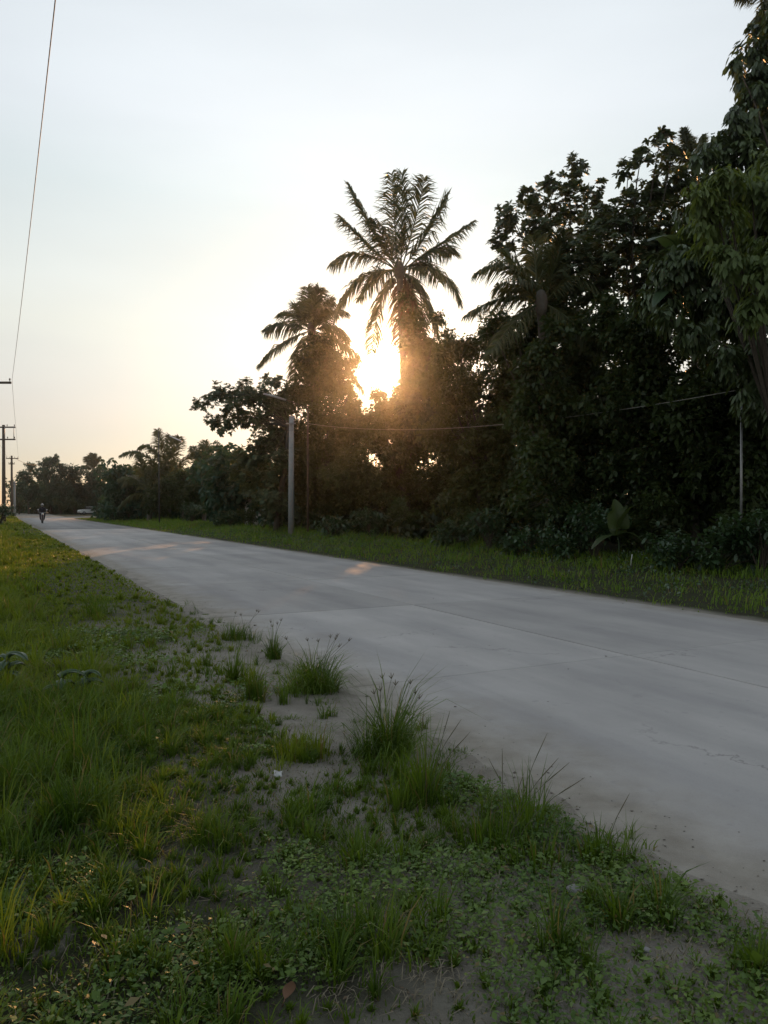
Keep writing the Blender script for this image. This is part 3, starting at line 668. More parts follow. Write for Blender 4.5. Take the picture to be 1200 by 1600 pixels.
shr = [(1, 1190, 8.6, 1.0, 'shrub at the right picture edge below the thin wire pole'), (0, 1120, 8.2, 1.0, 'low leafy shrub just left of the thin wire pole'), (0, 1060, 8.0, .9, 'shrub with pale glinting leaves right of the white stake'),
       (2, 1015, 10.5, .9, 'taller dark shrub behind the big pale round leaf'), (1, 930, 8.8, 1.0, 'sloping shrub left of the big pale round leaf'), (0, 880, 8.2, .9, 'low shrub two steps left of the round leaf'),
       (3, 820, 8.0, 1.1, 'small ragged shrub at the verge under the dark olive tree'), (1, 765, 8.6, .9, 'shrub with broad pale leaves under the tree right of the sun'), (0, 700, 8.2, 1.0, 'leafy shrub below the sunward tree'),
       (2, 640, 10.0, .9, 'dark shrub below the tall palm'), (1, 580, 9.0, .9, 'shrub halfway between the tall palm and the concrete pole'), (3, 520, 8.2, 1.3, 'low shrub right of the concrete pole foot'),
       (2, 495, 10.5, .8, 'dark shrub behind the concrete pole foot'), (1, 432, 9.0, 1.25, 'rounded dark bush between the pale hut and the concrete pole'), (2, 392, 10.0, .95, 'tall dark bush hiding the left half of the pale hut'), (0, 360, 9.0, 1.2, 'shrub below the bushy dark tree'),
       (1, 300, 9.5, 1.2, 'shrub with pale leaves below the low palms'), (2, 255, 9.5, .9, 'dark shrub at the verge under the broad thicket palm'), (0, 215, 8.5, 1.4, 'shrub at the inner tip of the bend')]
for k_, px, s, sc, lab in shr: place_shrub(k_, px, Ds(px, s), sc, lab)
place_shrub(1, 0, 60, 1.1, 'bush cut by the left picture edge below the power poles', 'bushes on the near verge')
for px, D_, lab in ((95, 150, 'low hedge bush beyond the motorcyclist'), (118, 150, 'low hedge bush left of the white car'), (168, 146, 'low hedge bush right of the white car'), (60, 152, 'low hedge bush left of the motorcyclist'), (30, 148, 'low hedge bush behind the far power poles'), (190, 142, 'low hedge bush behind the tip of the bend')):
    place_shrub(2, px, D_, 1.6, lab, 'hedge bushes beyond the bend')

# ---- undergrowth: the dark mass inside the wood
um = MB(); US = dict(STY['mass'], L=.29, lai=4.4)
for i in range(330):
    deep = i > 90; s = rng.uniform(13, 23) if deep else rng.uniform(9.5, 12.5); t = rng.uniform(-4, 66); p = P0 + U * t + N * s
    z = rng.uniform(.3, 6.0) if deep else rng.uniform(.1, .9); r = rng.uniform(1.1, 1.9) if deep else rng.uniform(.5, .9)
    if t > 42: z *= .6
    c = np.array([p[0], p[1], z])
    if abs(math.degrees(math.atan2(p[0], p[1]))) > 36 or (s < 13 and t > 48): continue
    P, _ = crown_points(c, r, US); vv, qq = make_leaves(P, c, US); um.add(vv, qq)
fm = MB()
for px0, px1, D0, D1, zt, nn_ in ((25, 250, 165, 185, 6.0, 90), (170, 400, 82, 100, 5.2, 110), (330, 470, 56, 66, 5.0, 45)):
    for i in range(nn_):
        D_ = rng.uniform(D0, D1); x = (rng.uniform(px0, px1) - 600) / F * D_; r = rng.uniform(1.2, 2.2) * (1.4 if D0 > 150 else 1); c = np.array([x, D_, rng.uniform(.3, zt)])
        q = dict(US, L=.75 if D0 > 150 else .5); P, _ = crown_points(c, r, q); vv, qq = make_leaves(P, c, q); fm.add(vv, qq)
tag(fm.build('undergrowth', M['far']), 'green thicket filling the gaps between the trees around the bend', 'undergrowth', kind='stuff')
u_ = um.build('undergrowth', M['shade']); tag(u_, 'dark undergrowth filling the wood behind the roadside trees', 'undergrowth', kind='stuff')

# ---- banana plants and the round-leaved plant
def big_leaf(root, base, a, b, c, wid, mat='banana', fold=.25, tear=.0, name='leaf', seg=14, prof=.75):
    P = bez(a, b, c, seg); T = unit(np.gradient(P, axis=0)); S = np.cross(T, np.array([0, 0, 1.0])); S[np.linalg.norm(S, axis=1) < .15] = [1, 0, 0]; S = unit(S); Up = np.cross(S, T)
    f = np.linspace(0, 1, seg); w = wid * np.clip(np.sin(np.pi * (f * .97 + .02)), 0, 1) ** prof; w[0] = .01
    rows = []
    for q, sg in ((1, -1), (.5, -1), (0, 0), (.5, 1), (1, 1)):
        rows.append(P + S * (sg * q * w * (1 + tear * rng.uniform(-1, 1, seg)))[:, None] + Up * (fold * q * w)[:, None] - np.array([0, 0, 1.0]) * (q * q * w * .25)[:, None])
    V = np.stack(rows, 1).reshape(-1, 3) - base
    i = np.arange(seg - 1)[:, None] * 5; j = np.arange(4)[None]
    mb = MB(); mb.add(V, np.stack([i + j, i + j + 1, i + j + 6, i + j + 5], -1).reshape(-1, 4))
    mb.tube(P - base, np.linspace(.022, .005, seg), 5, False)
    mb.build(name, M[mat], root, True)
def banana(label, px, D, top, leaves, h_r=.12):
    b = gb(px, D); root = empty('banana_plant', b, label, 'banana plant'); tp = at(top[0], top[1], D)
    mb = MB(); mb.tube(bez(b - [0, 0, .1], (b + tp) / 2 + [.1, 0, 0], tp, 8) - b, np.linspace(h_r * 1.2, h_r * .5, 8), 9); mb.build('stem', M['palmbark'], root, True)
    for (bx_, by_), (cx, cy), dd, w in leaves:
        big_leaf(root, b, tp, at(bx_, by_, D + dd * .5), at(cx, cy, D + dd), w, tear=.12)
banana('banana plant whose broad leaf arches out below the rosette leaved trees', 1085, 22.6, (1080, 430), [((1050, 350), (1012, 378), -4.2, .3), ((1085, 350), (1120, 400), -3.4, .28), ((1050, 420), (1020, 480), -4.0, .28), ((1080, 370), (1078, 345), .4, .25)])
banana('banana plant with upright folded leaves amid the palm fronds', 872, 28.5, (858, 500), [((856, 430), (884, 392), -3.6, .22), ((880, 440), (872, 470), -4.6, .22), ((890, 470), (905, 530), -4, .25)])
b = gb(965, 19.5); root = empty('round_leaved_plant', b, 'plant with one big pale round leaf at the dark wood edge', 'plant')
tp = at(965, 838, 19.5); mb = MB(); mb.tube(bez(b, b * .5 + tp * .5 + [.08, 0, 0], tp, 8) - b, .016, 6); mb.build('stem', M['shrub'], root, True)
big_leaf(root, b, tp, at(966, 812, 19.35), at(960, 780, 19.5), .28, 'mass', .4, prof=.6)
for q_ in (((985, 822), (1006, 850), .22), ((945, 830), (925, 858), .2), ((975, 800), (990, 790), .2)):
    big_leaf(root, b, tp, at(*q_[0], 19.3), at(*q_[1], 19.2), q_[2] * .8, 'mass', .3, prof=.6)

# ------------------------------------------------------------------ poles, lamps, wires
def pole_base(px, D): return gb(px, D)
b = gb(455, 40); top = at(455.5, 652, 40); root = empty('concrete_pole', b, 'pale tapered concrete pole standing on the grassy far verge', 'utility pole')
h = top[2] - b[2]; mb = MB(); mb.tube([[0, 0, -.4], [0, 0, h * .5], [.02, 0, h]], [.165, .145, .12], 14); mb.build('shaft', M['concrete_pole'], root, True)
mb = MB(); mb.tube([[.02, 0, h + .002], [.02, 0, h + .05]], [.122, .09], 14); mb.build('cap', M['concrete_pole'], root)
for z, r_ in ((h - .35, .128), (h - .7, .131), (h - 1.6, .137)):
    mb = MB(); mb.tube([[.015, 0, z - .03], [.015, 0, z + .03]], [r_, r_], 14, False); mb.build('steel_band', M['steel'], root)
mb = MB(); mb.box((.0, -.19, h - .35), (.5, .05, .06)); br_ = mb.build('bracket', M['steel'], root)
for x in (-.2, .2):
    mb = MB(); mb.tube([[x, -.19, h - .32], [x, -.19, h - .26], [x, -.19, h - .25], [x, -.19, h - .17]], [.014, .014, .04, .03], 8); mb.build('insulator', M['insul'], br_)
for z in (h - .5, h - .9):
    mb = MB(); mb.tube([[0, -.16, z], [0, .16, z]], .012, 6); mb.build('bolt', M['steel'], root)
def street_lamp(label, px, D, top, head, tip, mat='steel', grp='street lamps on the far side'):
    b = gb(px, D); tp = at(top[0], top[1], D); root = empty('street_lamp', b, label, 'street lamp', grp)
    mb = MB(); mb.tube(np.array([b - [0, 0, .3], (b + tp) / 2, tp]) - b, [.06, .05, .04], 8); mb.build('post', M[mat], root, True)
    hp, tip = at(*head, D - .6), at(*tip, D - 1.1)
    mb = MB(); mb.tube(bez(tp, (tp + hp) / 2 + [0, 0, .03], hp, 8) - b, .02, 6); mb.build('arm', M[mat], root, True)
    d = tip - hp; L = np.linalg.norm(d); d /= L; sx_ = unit(np.cross(d, [0, 0, 1.0])); up = np.cross(sx_, d); Mx = np.stack([d, sx_, up], 1)
    mb = MB(); f = np.array([[-.5, -.3, -.4], [-.5, .3, -.4], [.5, -.5, -.4], [.5, .5, -.4], [-.5, -.25, .4], [-.5, .25, .4], [.5, -.4, .2], [.5, .4, .2], [.1, -.5, .5], [.1, .5, .5], [.1, -.5, -.5], [.1, .5, -.5]])
    f = f * np.array([L, .20, .075])
    mb.add(f @ Mx.T + (hp + tip) / 2 - b, [[0, 1, 5, 4], [2, 6, 7, 3], [0, 4, 8, 10], [10, 8, 6, 2], [1, 11, 9, 5], [11, 3, 7, 9], [4, 5, 9, 8], [8, 9, 7, 6], [0, 10, 11, 1], [10, 2, 3, 11]])
    mb.build('lamp_head', M['lamp'], root)
street_lamp('thin street lamp with pale head reaching left behind the concrete pole', 481, 40.5, (481, 638), (447, 625), (412, 615), 'wood_pole')
street_lamp('dark street lamp sticking out above the low palms', 249, 68, (248, 674), (265, 681), (285, 690), 'wire')
# thin pole at the right with a wire
b = gb(1158, 18.8); tp = at(1158, 606, 18.8); root = empty('thin_pole', b, 'thin grey steel pole carrying the sagging wire at the right', 'pole')
mb = MB(); mb.tube(np.array([b - [0, 0, .3], tp]) - b, [.034, .028], 8); mb.build('shaft', M['steel'], root, True)
mb = MB(); mb.tube(np.array([tp + [0, 0, -.08], tp + [-.12, 0, -.08]]) - b, .012, 6); mb.build('hook', M['steel'], root)
def wire(label, pts, r, mat, n=24, name='cable', cat='cable', group=None):
    mb = MB(); P = []
    for a, b_, sag in pts:
        t = np.linspace(0, 1, n)[:, None]; q = (1 - t) * a + t * b_; q[:, 2] -= (4 * sag * t * (1 - t))[:, 0]; P.append(q if not P else q[1:])
    P = np.vstack(P); mb.tube(P, r, 5); o = mb.build(name, M[mat], None, True); return tag(o, label, cat, group)
wire('thin pale wire sagging from the street lamp past the dark trees', [(at(482, 662, 40.4), at(1156, 606, 18.8) + [0, 0, -.05], .6)], .008, 'wire_pale')
# the line of power poles on the near verge
def power_pole(label, pole_px, D, arms, top_y, r=.14, mat='wood_pole', braces=False, lean=0.0):
    b = gb(pole_px, D); tp = at(pole_px, top_y, D) + np.array([lean, 0, 0]); root = empty('power_pole', b, label, 'power pole', 'power poles along the near verge')
    h = tp - b
    mb = MB(); mb.tube(np.array([[0, 0, -.5], h * .5, h]), [r * 1.2, r, r * .8], 10); mb.build('shaft', M[mat], root, True)
    for ax, (x0, x1, y) in enumerate(arms):
        p, q = at(x0, y, D), at(x1, y, D)
        c = (p + q) / 2 - b; c[1] -= r + .06
        mb = MB(); mb.box(c, (abs(q[0] - p[0]), .11, .13)); mb.build('crossarm', M[mat], root)
        for f in (.03, .3, .7, .97):
            ip = p * (1 - f) + q * f - b; ip[1] -= r + .06
            mb = MB(); mb.tube([ip + [0, 0, .066], ip + [0, 0, .14], ip + [0, 0, .15], ip + [0, 0, .26]], [.02, .02, .055, .04], 8); mb.build('insulator', M['insul'], root)
    if braces and len(arms) > 1:
        (x0, x1, y0), (_, _, y1) = arms[0], arms[1]
        for f in (.08, .42, .62, .96):
            p = at(x0 * (1 - f) + x1 * f, y0, D) - b; q = at(x0 * (1 - f) + x1 * f, y1, D) - b; p[1] -= r + .14; q[1] -= r + .14
            mb = MB(); mb.tube([p, q], .03, 6); mb.build('strut', M['steel'], root)
    return root
power_pole('nearest wooden power pole with its crossarm tip at the left picture edge', -14, 46, [(-46, 20.5, 599)], 590)
power_pole('wooden power pole with double framed crossarm by the left picture edge', 6, 73, [(-16, 26, 668), (-14, 26, 687)], 664, .16, braces=True)
power_pole('far power pole with a small single crossarm beyond the double one', 18.5, 118, [(11, 30, 716.5), (15, 24, 725)], 712, .17)
power_pole('farthest pale pole beside the far small-armed pole', 23, 124, [(20, 26, 757)], 752, .17, 'concrete_pole')
A = at(19.5, 593, 46); B = at(25, 663, 73) ; C_ = at(29, 714, 118)
wire('long power line running overhead along the left of the sky', [(np.array([A[0], A[1], A[2]]) + np.array([13.6, -27.0, .3]) * 1.6, A, .35), (A, B, .35), (B, C_, .3)], .010, 'wire')
A2 = at(-44, 593, 46); B2 = at(-14, 663, 73); C2 = at(12, 714, 118)
wire('second power line just outside the overhead one by the poles', [(A2, B2, .35), (B2, C2, .3)], .010, 'wire')
wire('far thin line running right from the far poles over the distant trees', [(at(26, 717, 118), at(70, 722, 165), .8), (at(70, 722, 165), at(240, 735, 185), 1.5)], .03, 'wire')

# ------------------------------------------------------------------ hut, car, motorcycle and rider
white = simple('white_paint', (.55, .55, .54), .45, 0, 3, .06); cream = simple('hut_wall', (.62, .60, .55), .8, 0, 3, .15, .2)
roofm = simple('rusty_roof', (.22, .16, .12), .6, .3, 6, .3); dark = simple('dark_glass', (.015, .017, .02), .12, 0, 4, .1); black = simple('rubber', (.02, .02, .02), .75, 0, 8, .2)
b = gb(412, 58); root = empty('small_hut', b, 'small pale hut glimpsed between the bushes left of the concrete pole', 'hut')
mb = MB(); mb.box((0, 0, .95), (2.4, 2.4, 2.1)); mb.build('wall', cream, root)
mb = MB(); mb.add([[-1.5, -1.6, 2.15], [1.5, -1.6, 2.15], [1.5, 1.6, 2.15], [-1.5, 1.6, 2.15], [-1.5, 0, 2.95], [1.5, 0, 2.95], [-1.5, -1.6, 2.1], [1.5, -1.6, 2.1], [1.5, 1.6, 2.1], [-1.5, 1.6, 2.1]],
                  [[0, 1, 5, 4], [3, 4, 5, 2], [6, 7, 1, 0], [9, 3, 2, 8], [6, 9, 8, 7]], [[0, 4, 3], [1, 2, 5]]); mb.build('roof', roofm, root)
mb = MB(); mb.box((-.2, -1.215, 1.35), (.66, .04, .72)); wo = mb.build('window', dark, root)
mb = MB()
for dx in (-.36, .36): mb.box((-.2 + dx, -1.235, 1.35), (.07, .06, .86))
for dz in (-.4, .4): mb.box((-.2, -1.24, 1.35 + dz), (.64, .06, .07))
mb.build('frame', white, wo)
mb = MB(); mb.box((.75, -1.22, .95), (.6, .05, 1.85)); mb.build('door', roofm, root)

def car(px, D, rz):
    b = gb(px, D); root = empty('parked_car', b, 'small white car parked beyond the bend', 'car', None, rz)
    prof_b = [(-1.9, .32), (-1.92, .62), (-1.8, .86), (-.95, .95), (.95, .98), (1.75, .92), (1.9, .72), (1.9, .32)]
    prof_c = [(-1.0, .94), (-.35, 1.42), (.9, 1.45), (1.62, .96)]
    def prism(pr, w0, w1):
        n = len(pr); V = [[x, -w0 / 2 if z < .95 else -w1 / 2, z] for x, z in pr] + [[x, w0 / 2 if z < .95 else w1 / 2, z] for x, z in pr]
        mb = MB(); mb.add(V, [[i, (i + 1) % n, n + (i + 1) % n, n + i] for i in range(n)])
        me = np.array(V); 
        mb.add(np.vstack([me[:n], me[:n].mean(0)]), [[(i + 1) % n, i, n] for i in range(n)]); mb.add(np.vstack([me[n:], me[n:].mean(0)]), [[i, (i + 1) % n, n] for i in range(n)])
        return mb
    prism(prof_b, 1.66, 1.6).build('body', white, root)
    cab = prism(prof_c, 1.56, 1.3).build('cabin', dark, root)
    mb = MB(); mb.box((.28, 0, 1.46), (1.3, 1.28, .05)); mb.build('roof', white, cab)
    for x in (-1.2, 1.2):
        for y in (-.76, .76):
            mb = MB(); mb.tube([[x, y - .1, .3], [x, y + .1, .3]], .3, 16); w = mb.build('wheel', black, root, False)
            mb = MB(); mb.tube([[x, y - .105, .3], [x, y + .105, .3]], .17, 12); mb.build('rim', M['steel'], w)
    for y in (-.58, .58):
        mb = MB(); mb.ell((-1.86, y, .72), (.08, .2, .09)); mb.build('headlight', M['lamp'], root, True)
    mb = MB(); mb.box((0, 0, .28), (3.5, 1.5, .16)); mb.build('underbody', black, root)
car(139, 146, R(40))
place_shrub(1, 150, 144.5, 1.0, 'low bush hiding the front of the white car', 'hedge bushes beyond the bend')

mpos = at(66, HY, 70); b = np.array([mpos[0], mpos[1], 0.0]); ang_m = math.atan2(U[1], U[0]) + R(180)    # rides towards the camera
root = empty('motorcycle', b, 'dark motorcycle with a rider coming down the road near the bend', 'motorcycle', None, ang_m)
red = simple('motorcycle_paint', (.09, .02, .02), .3, 0, 6, .2)
for x in (-.62, .64):
    mb = MB(); th = np.linspace(0, 2 * np.pi, 21); mb.tube(np.stack([x + .25 * np.cos(th), 0 * th, .30 + .25 * np.sin(th)], 1), .05, 6, False); w = mb.build('wheel', black, root, True)
    mb = MB()
    for q in range(6): mb.tube([[x, 0, .3], [x + .24 * math.cos(q * 1.047), 0, .3 + .24 * math.sin(q * 1.047)]], .012, 4)
    mb.tube([[x, -.06, .3], [x, .06, .3]], .05, 8); mb.build('rim', M['steel'], w)
mb = MB(); mb.tube(bez([-.62, 0, .55], [-.1, 0, .62], [.42, 0, .78], 8), [.08, .13, .15, .14, .15, .17, .14, .09], 10); mb.tube([[-.05, 0, .38], [.2, 0, .36]], [.16, .15], 8); mb.build('body', red, root, True)
mb = MB(); mb.tube(bez([-.7, 0, .76], [-.3, 0, .84], [.1, 0, .78], 8), [.07, .11, .12, .13, .13, .13, .12, .08], 10); mb.build('seat', black, root, True)
mb = MB()
for y in (-.09, .09): mb.tube([[.64, y, .3], [.44, y, .92]], .025, 6)
mb.build('fork', M['steel'], root)
mb = MB(); mb.tube([[.28, -.36, 1.02], [.42, -.15, .98], [.42, .15, .98], [.28, .36, 1.02]], .02, 6); hb = mb.build('handlebar', M['steel'], root)
for y in (-.33, .33):
    mb = MB(); mb.tube([[.33, y, 1.02], [.33, y * 1.1, 1.2]], .01, 5); mb.ell((.33, y * 1.1, 1.24), (.02, .07, .05)); mb.build('mirror', M['lamp'], hb)
mb = MB(); mb.ell((.54, 0, .86), (.08, .10, .10)); mb.build('headlight', M['lamp'], root, True)
mb = MB(); mb.box((.66, 0, .62), (.3, .11, .03)); mb.build('mudguard', red, root)
# rider: one body grown on a skeleton
proot = empty('person', b, 'person in dark clothes and pale helmet riding the motorcycle', 'person', None, ang_m)
me = bpy.data.meshes.new('body')
J = [(-.22, 0, .90), (-.16, 0, 1.10), (-.06, 0, 1.34), (-.02, 0, 1.46), (.0, 0, 1.52),
     (-.05, .19, 1.38), (.08, .30, 1.16), (.27, .34, 1.06), (-.05, -.19, 1.38), (.08, -.30, 1.16), (.27, -.34, 1.06),
     (-.18, .10, .88), (.22, .19, .84), (.05, .17, .44), (.18, .17, .36), (-.18, -.10, .88), (.22, -.19, .84), (.05, -.17, .44), (.18, -.17, .36), (.03, 0, 1.66)]
Ed = [(0, 1), (1, 2), (2, 3), (3, 4), (2, 5), (5, 6), (6, 7), (2, 8), (8, 9), (9, 10), (0, 11), (11, 12), (12, 13), (13, 14), (0, 15), (15, 16), (16, 17), (17, 18), (4, 19)]
Rr = [.15, .15, .16, .07, .06, .07, .05, .035, .07, .05, .035, .10, .08, .055, .045, .10, .08, .055, .045, .08]
me.from_pydata(J, Ed, []); me.update(); po = bpy.data.objects.new('body', me); COL.objects.link(po); po.parent = proot
md = po.modifiers.new('skin', 'SKIN'); md.use_smooth_shade = True
for i, v in enumerate(me.skin_vertices[0].data): v.radius = (Rr[i], Rr[i]); v.use_root = (i == 0)
po.modifiers.new('sub', 'SUBSURF').render_levels = 1
me.materials.append(simple('dark_clothes', (.02, .022, .03), .85, 0, 8, .3))
mb = MB(); mb.ell((.03, 0, 1.68), (.135, .12, .14), 12, 9); mb.build('helmet', simple('helmet', (.35, .34, .33), .3, 0, 5, .1), proot, True)
mb = MB(); mb.ell((.09, 0, 1.655), (.085, .1, .06), 12, 7); mb.build('visor', dark, proot, True)

# white stake at the wood edge
b = gb(985, 18.4); root = mb = MB(); mb.tube([[0, 0, -.1], [.03, 0, .2], [.05, .01, .30]], [.014, .013, .010], 7); o = mb.build('wooden_stake', white, None, True)
o.location = b; tag(o, 'short white stake standing in the verge below the round leaf', 'stake')

# ------------------------------------------------------------------ grass
def blades(mb, P, h, lean, w, az, seg=3, curl=1.0):
    """tapering bent blades: P roots, h lengths, lean 0..1.5"""
    n = len(P); d = np.stack([np.cos(az), np.sin(az), 0 * az], 1); sd_ = np.stack([-np.sin(az + .6), np.cos(az + .6), 0 * az], 1)
    rows = []
    for i in range(seg + 1):
        f = i / seg; a = lean * (f ** (.8 + .6 * curl))
        c = P + d * (h * f * np.sin(a * .8))[:, None] + np.array([0, 0, 1.0]) * (h * f * np.cos(a * .85))[:, None]
        if i == seg: rows.append(c[:, None])
        else:
            ww = (w * (1 - .55 * f ** 2))[:, None]; rows.append(np.stack([c - sd_ * ww * .5, c + sd_ * ww * .5], 1))
    V = np.concatenate(rows, 1); k = V.shape[1]; i0 = np.arange(n)[:, None] * k
    fs = [i0 + np.array([[2 * q, 2 * q + 1, 2 * q + 3, 2 * q + 2]]) for q in range(seg - 1)] + [i0 + np.array([[2 * seg - 2, 2 * seg - 1, 2 * seg]])]
    mb.add(V.reshape(-1, 3), *fs)
def scatter(n, x0, x1, y0, y1):
    return np.stack([rng.uniform(x0, x1, n), rng.uniform(y0, y1, n)], 1)
BARE = [(at(1010, HY, 1800 / (1505 - 792))[:2], .26, .10), (at(640, HY, 1800 / (1560 - 792))[:2], .28, .10), (at(620, HY, 1800 / (1450 - 792))[:2], .16, .08), (at(1180, HY, 1800 / (1440 - 792))[:2], .14, .07),
        (at(470, HY, 1800 / (1215 - 792))[:2], .42, .12), (at(500, HY, 1800 / (1120 - 792))[:2], .45, .3), (at(330, HY, 1800 / (1030 - 792))[:2], .34, .28), (at(215, HY, 1800 / (945 - 792))[:2], .45, .6), (at(560, HY, 1800 / (1210 - 792))[:2], .35, .18)]
def bare(x, y):
    v = np.ones_like(x)
    for c, rx, ry in BARE:
        q = ((x - c[0]) / rx) ** 2 + ((y - c[1]) / (ry * 1.3)) ** 2 + (fbm(x * 6, y * 6, 21, 3) - .4) * 2.6
        v = np.minimum(v, .22 + .78 * sstep(.3, 1.3, q))
    return v
def cover_density(x, y):
    """how thickly the near verge is grown over, 0..1"""
    s, t = road_ts(x, y); e = -HALF - s                             # metres from the slab towards the verge
    n = fbm(x * 1.6, y * 1.6, 31, 3); n2 = fbm(x * 5, y * 5, 33, 2)
    sandw = np.interp(y, [2, 3.6, 4.2, 5.0, 6.2, 7.6, 9.5, 60], [.03, .05, .2, .85, .75, .32, .10, .08])
    v = sstep(-.35, .35, (e - sandw) / np.maximum(sandw, .12) + (n - .45) * 1.8)
    v = np.where(e < .03, 0, v)
    v = np.maximum(v, np.where(e > .1, .9 * sstep(.55, .68, n2) * sstep(.3, .6, n), 0) * .5)
    return v * bare(x, y)
def grid_keep(P, dens):
    return P[rng.uniform(0, 1, len(P)) < dens]
def near_verge(n, y0, y1, wl, mat, hfun, w, seg, name, label, leanr=(.2, 1.2), fsel=None, loose=.35):
    # strip of the verge in view and a margin to the left
    y = np.sqrt(rng.uniform(y0 ** 2, y1 ** 2, n)) if y1 < 8 else rng.uniform(y0, y1, n)
    xr = 2.85 - .505 * y; xl = -.5 * y - wl; x = xl + (np.minimum(xr, .5 * y + .6) - xl) * rng.uniform(0, 1, n)
    d = cover_density(x, y)
    if fsel is not None: d = d * fsel(x, y)
    k = rng.uniform(0, 1, n) < d; x, y = x[k], y[k]
    P = np.stack([x, y, ground_h(x, y) - .005], 1); nb = int(len(x) * loose)
    # loose blades between, the rest gathered in tufts that spread outwards
    mb = MB(); q = P[:nb]; h = hfun(q[:, 0], q[:, 1]) * .75 * rng.uniform(.4, 1.2, nb)
    blades(mb, q, h, rng.uniform(*leanr, nb), w * rng.uniform(.6, 1.3, nb), rng.uniform(0, 6.283, nb), seg)
    C = P[nb:]; per = 26; C = C[: max(1, len(C) // per)]; cnt = rng.integers(10, 2 * per - 10, len(C)); i = np.repeat(np.arange(len(C)), cnt); m = len(i)
    th = hfun(C[:, 0], C[:, 1]) * np.exp(rng.normal(.12, .38, len(C))); tr_ = np.clip(th * rng.uniform(.12, .38, len(C)), .008, .2)
    az = rng.uniform(0, 6.283, m); rr = rng.uniform(0, 1, m) ** .6
    tilt = rng.uniform(0, 6.283, len(C))[i]
    q = C[i] + np.stack([np.cos(az) * rr * tr_[i], np.sin(az) * rr * tr_[i], 0 * az], 1); q[:, 2] = ground_h(q[:, 0], q[:, 1]) - .005
    blades(mb, q, th[i] * rng.uniform(.45, 1.15, m), .12 + (leanr[1] - .1) * rr * rng.uniform(.4, 1.2, m), w * rng.uniform(.7, 1.4, m), az + rng.normal(0, .5, m) + .3 * np.sin(tilt - az), seg)
    o = mb.build(name, M[mat]); return tag(o, label, 'grass', kind='stuff')
def tall(x, y):
    s, t = road_ts(x, y); e = -HALF - s
    n = fbm(x * 1.1, y * 1.1, 51, 3); n2 = fbm(x * 3.3, y * 3.3, 52, 2)
    lush = sstep(1.0, 2.4, e + (n - .45) * 2.0)
    hh = .06 + .10 * lush * (.5 + n) + .10 * sstep(.48, .66, n2) * lush
    hh = np.where(y < 4.4, .04 + .125 * sstep(.42, .60, n2) + .05 * lush, hh)
    return .85 * hh * (1 + .02 * np.maximum(y - 8, 0)).clip(1, 1.4)
near_verge(112000, 1.7, 5.6, .8, 'grass', tall, .0054, 3, 'grass', 'dark green grass covering the near verge in front')
near_verge(72000, 5.2, 12.5, 1.8, 'grass_y', tall, .0072, 3, 'grass', 'taller yellow-green grass on the verge left of the sand')
near_verge(17000, 2.6, 6.2, .8, 'grass_y', lambda x, y: tall(x, y) * 1.15, .0042, 3, 'grass', 'yellowish grass blades among the darker grass in front', fsel=lambda x, y: sstep(-.2, -1.6, x))
near_verge(62000, 11.5, 40, 1.6, 'grass_y', lambda x, y: tall(x, y) * 1.15, .021, 2, 'grass', 'mid-distance grass strip between the road and the power line', loose=.75)
near_verge(26000, 38, 110, 3, 'grass_y', lambda x, y: tall(x, y) * 1.3, .06, 2, 'grass', 'far grass strip below the power poles', loose=.75)
# dead straw on the bare patches
n = 34000; q = scatter(n, -2.2, 2.2, 1.9, 5.2); s, _ = road_ts(q[:, 0], q[:, 1]); k = (s < -HALF - .05) & (rng.uniform(0, 1, n) < .13 + .8 * (1 - bare(q[:, 0], q[:, 1])) * sstep(4.4, 3.6, q[:, 1]))
q = q[k]; P = np.stack([q[:, 0], q[:, 1], ground_h(q[:, 0], q[:, 1]) + .003], 1); mb = MB()
blades(mb, P, rng.uniform(.03, .09, len(q)), rng.uniform(1.4, 1.75, len(q)), np.full(len(q), .0038), rng.uniform(0, 6.28, len(q)), 2, .1)
tag(mb.build('straw', M['straw']), 'dead straw lying on the bare patches in front', 'straw', kind='stuff')
# creeping small-leaved ground cover
def ground_cover(n, y0, y1, L0, name, label, thr, seed):
    y = np.sqrt(rng.uniform(y0 ** 2, y1 ** 2, n)); xl = -.5 * y - .8; xr = np.minimum(2.85 - .505 * y, .5 * y + .6); x = xl + (xr - xl) * rng.uniform(0, 1, n)
    d = cover_density(x, y) * (.55 + .6 * vnoise(x * 7, y * 7, seed + 4)) * sstep(thr, thr + .17, fbm(x * 1.4, y * 1.4, seed, 3) + .16 * sstep(-1.2, .6, x))
    k = rng.uniform(0, 1, n) < d; x, y = x[k], y[k]; m = len(x)
    z = ground_h(x, y) + rng.uniform(.004, .085, m) * (.35 + fbm(x * 4, y * 4, seed + 1, 2))
    rd = rand_dirs(m); dr = unit(rd * np.array([1, 1, .35]) + np.array([0, 0, .12])); nr_ = np.array([0, 0, 1.0]) + rand_dirs(m) * .55
    L = L0 * np.exp(rng.normal(-.05, .38, m))
    V, Q = leaf_arrays(np.stack([x, y, z], 1), dr, nr_, L, L * rng.uniform(.42, .62, m), .1, .12, plain=True)
    mb = MB(); mb.add(V, Q); tag(mb.build(name, M['cover']), label, 'ground cover', kind='stuff')
ground_cover(135000, 1.7, 4.6, .0185, 'ground_cover', 'small-leaved creeping weeds over the verge in front', .39, 61)
ground_cover(34000, 4.4, 9, .034, 'ground_cover', 'creeping weeds around the sandy patches', .46, 65)
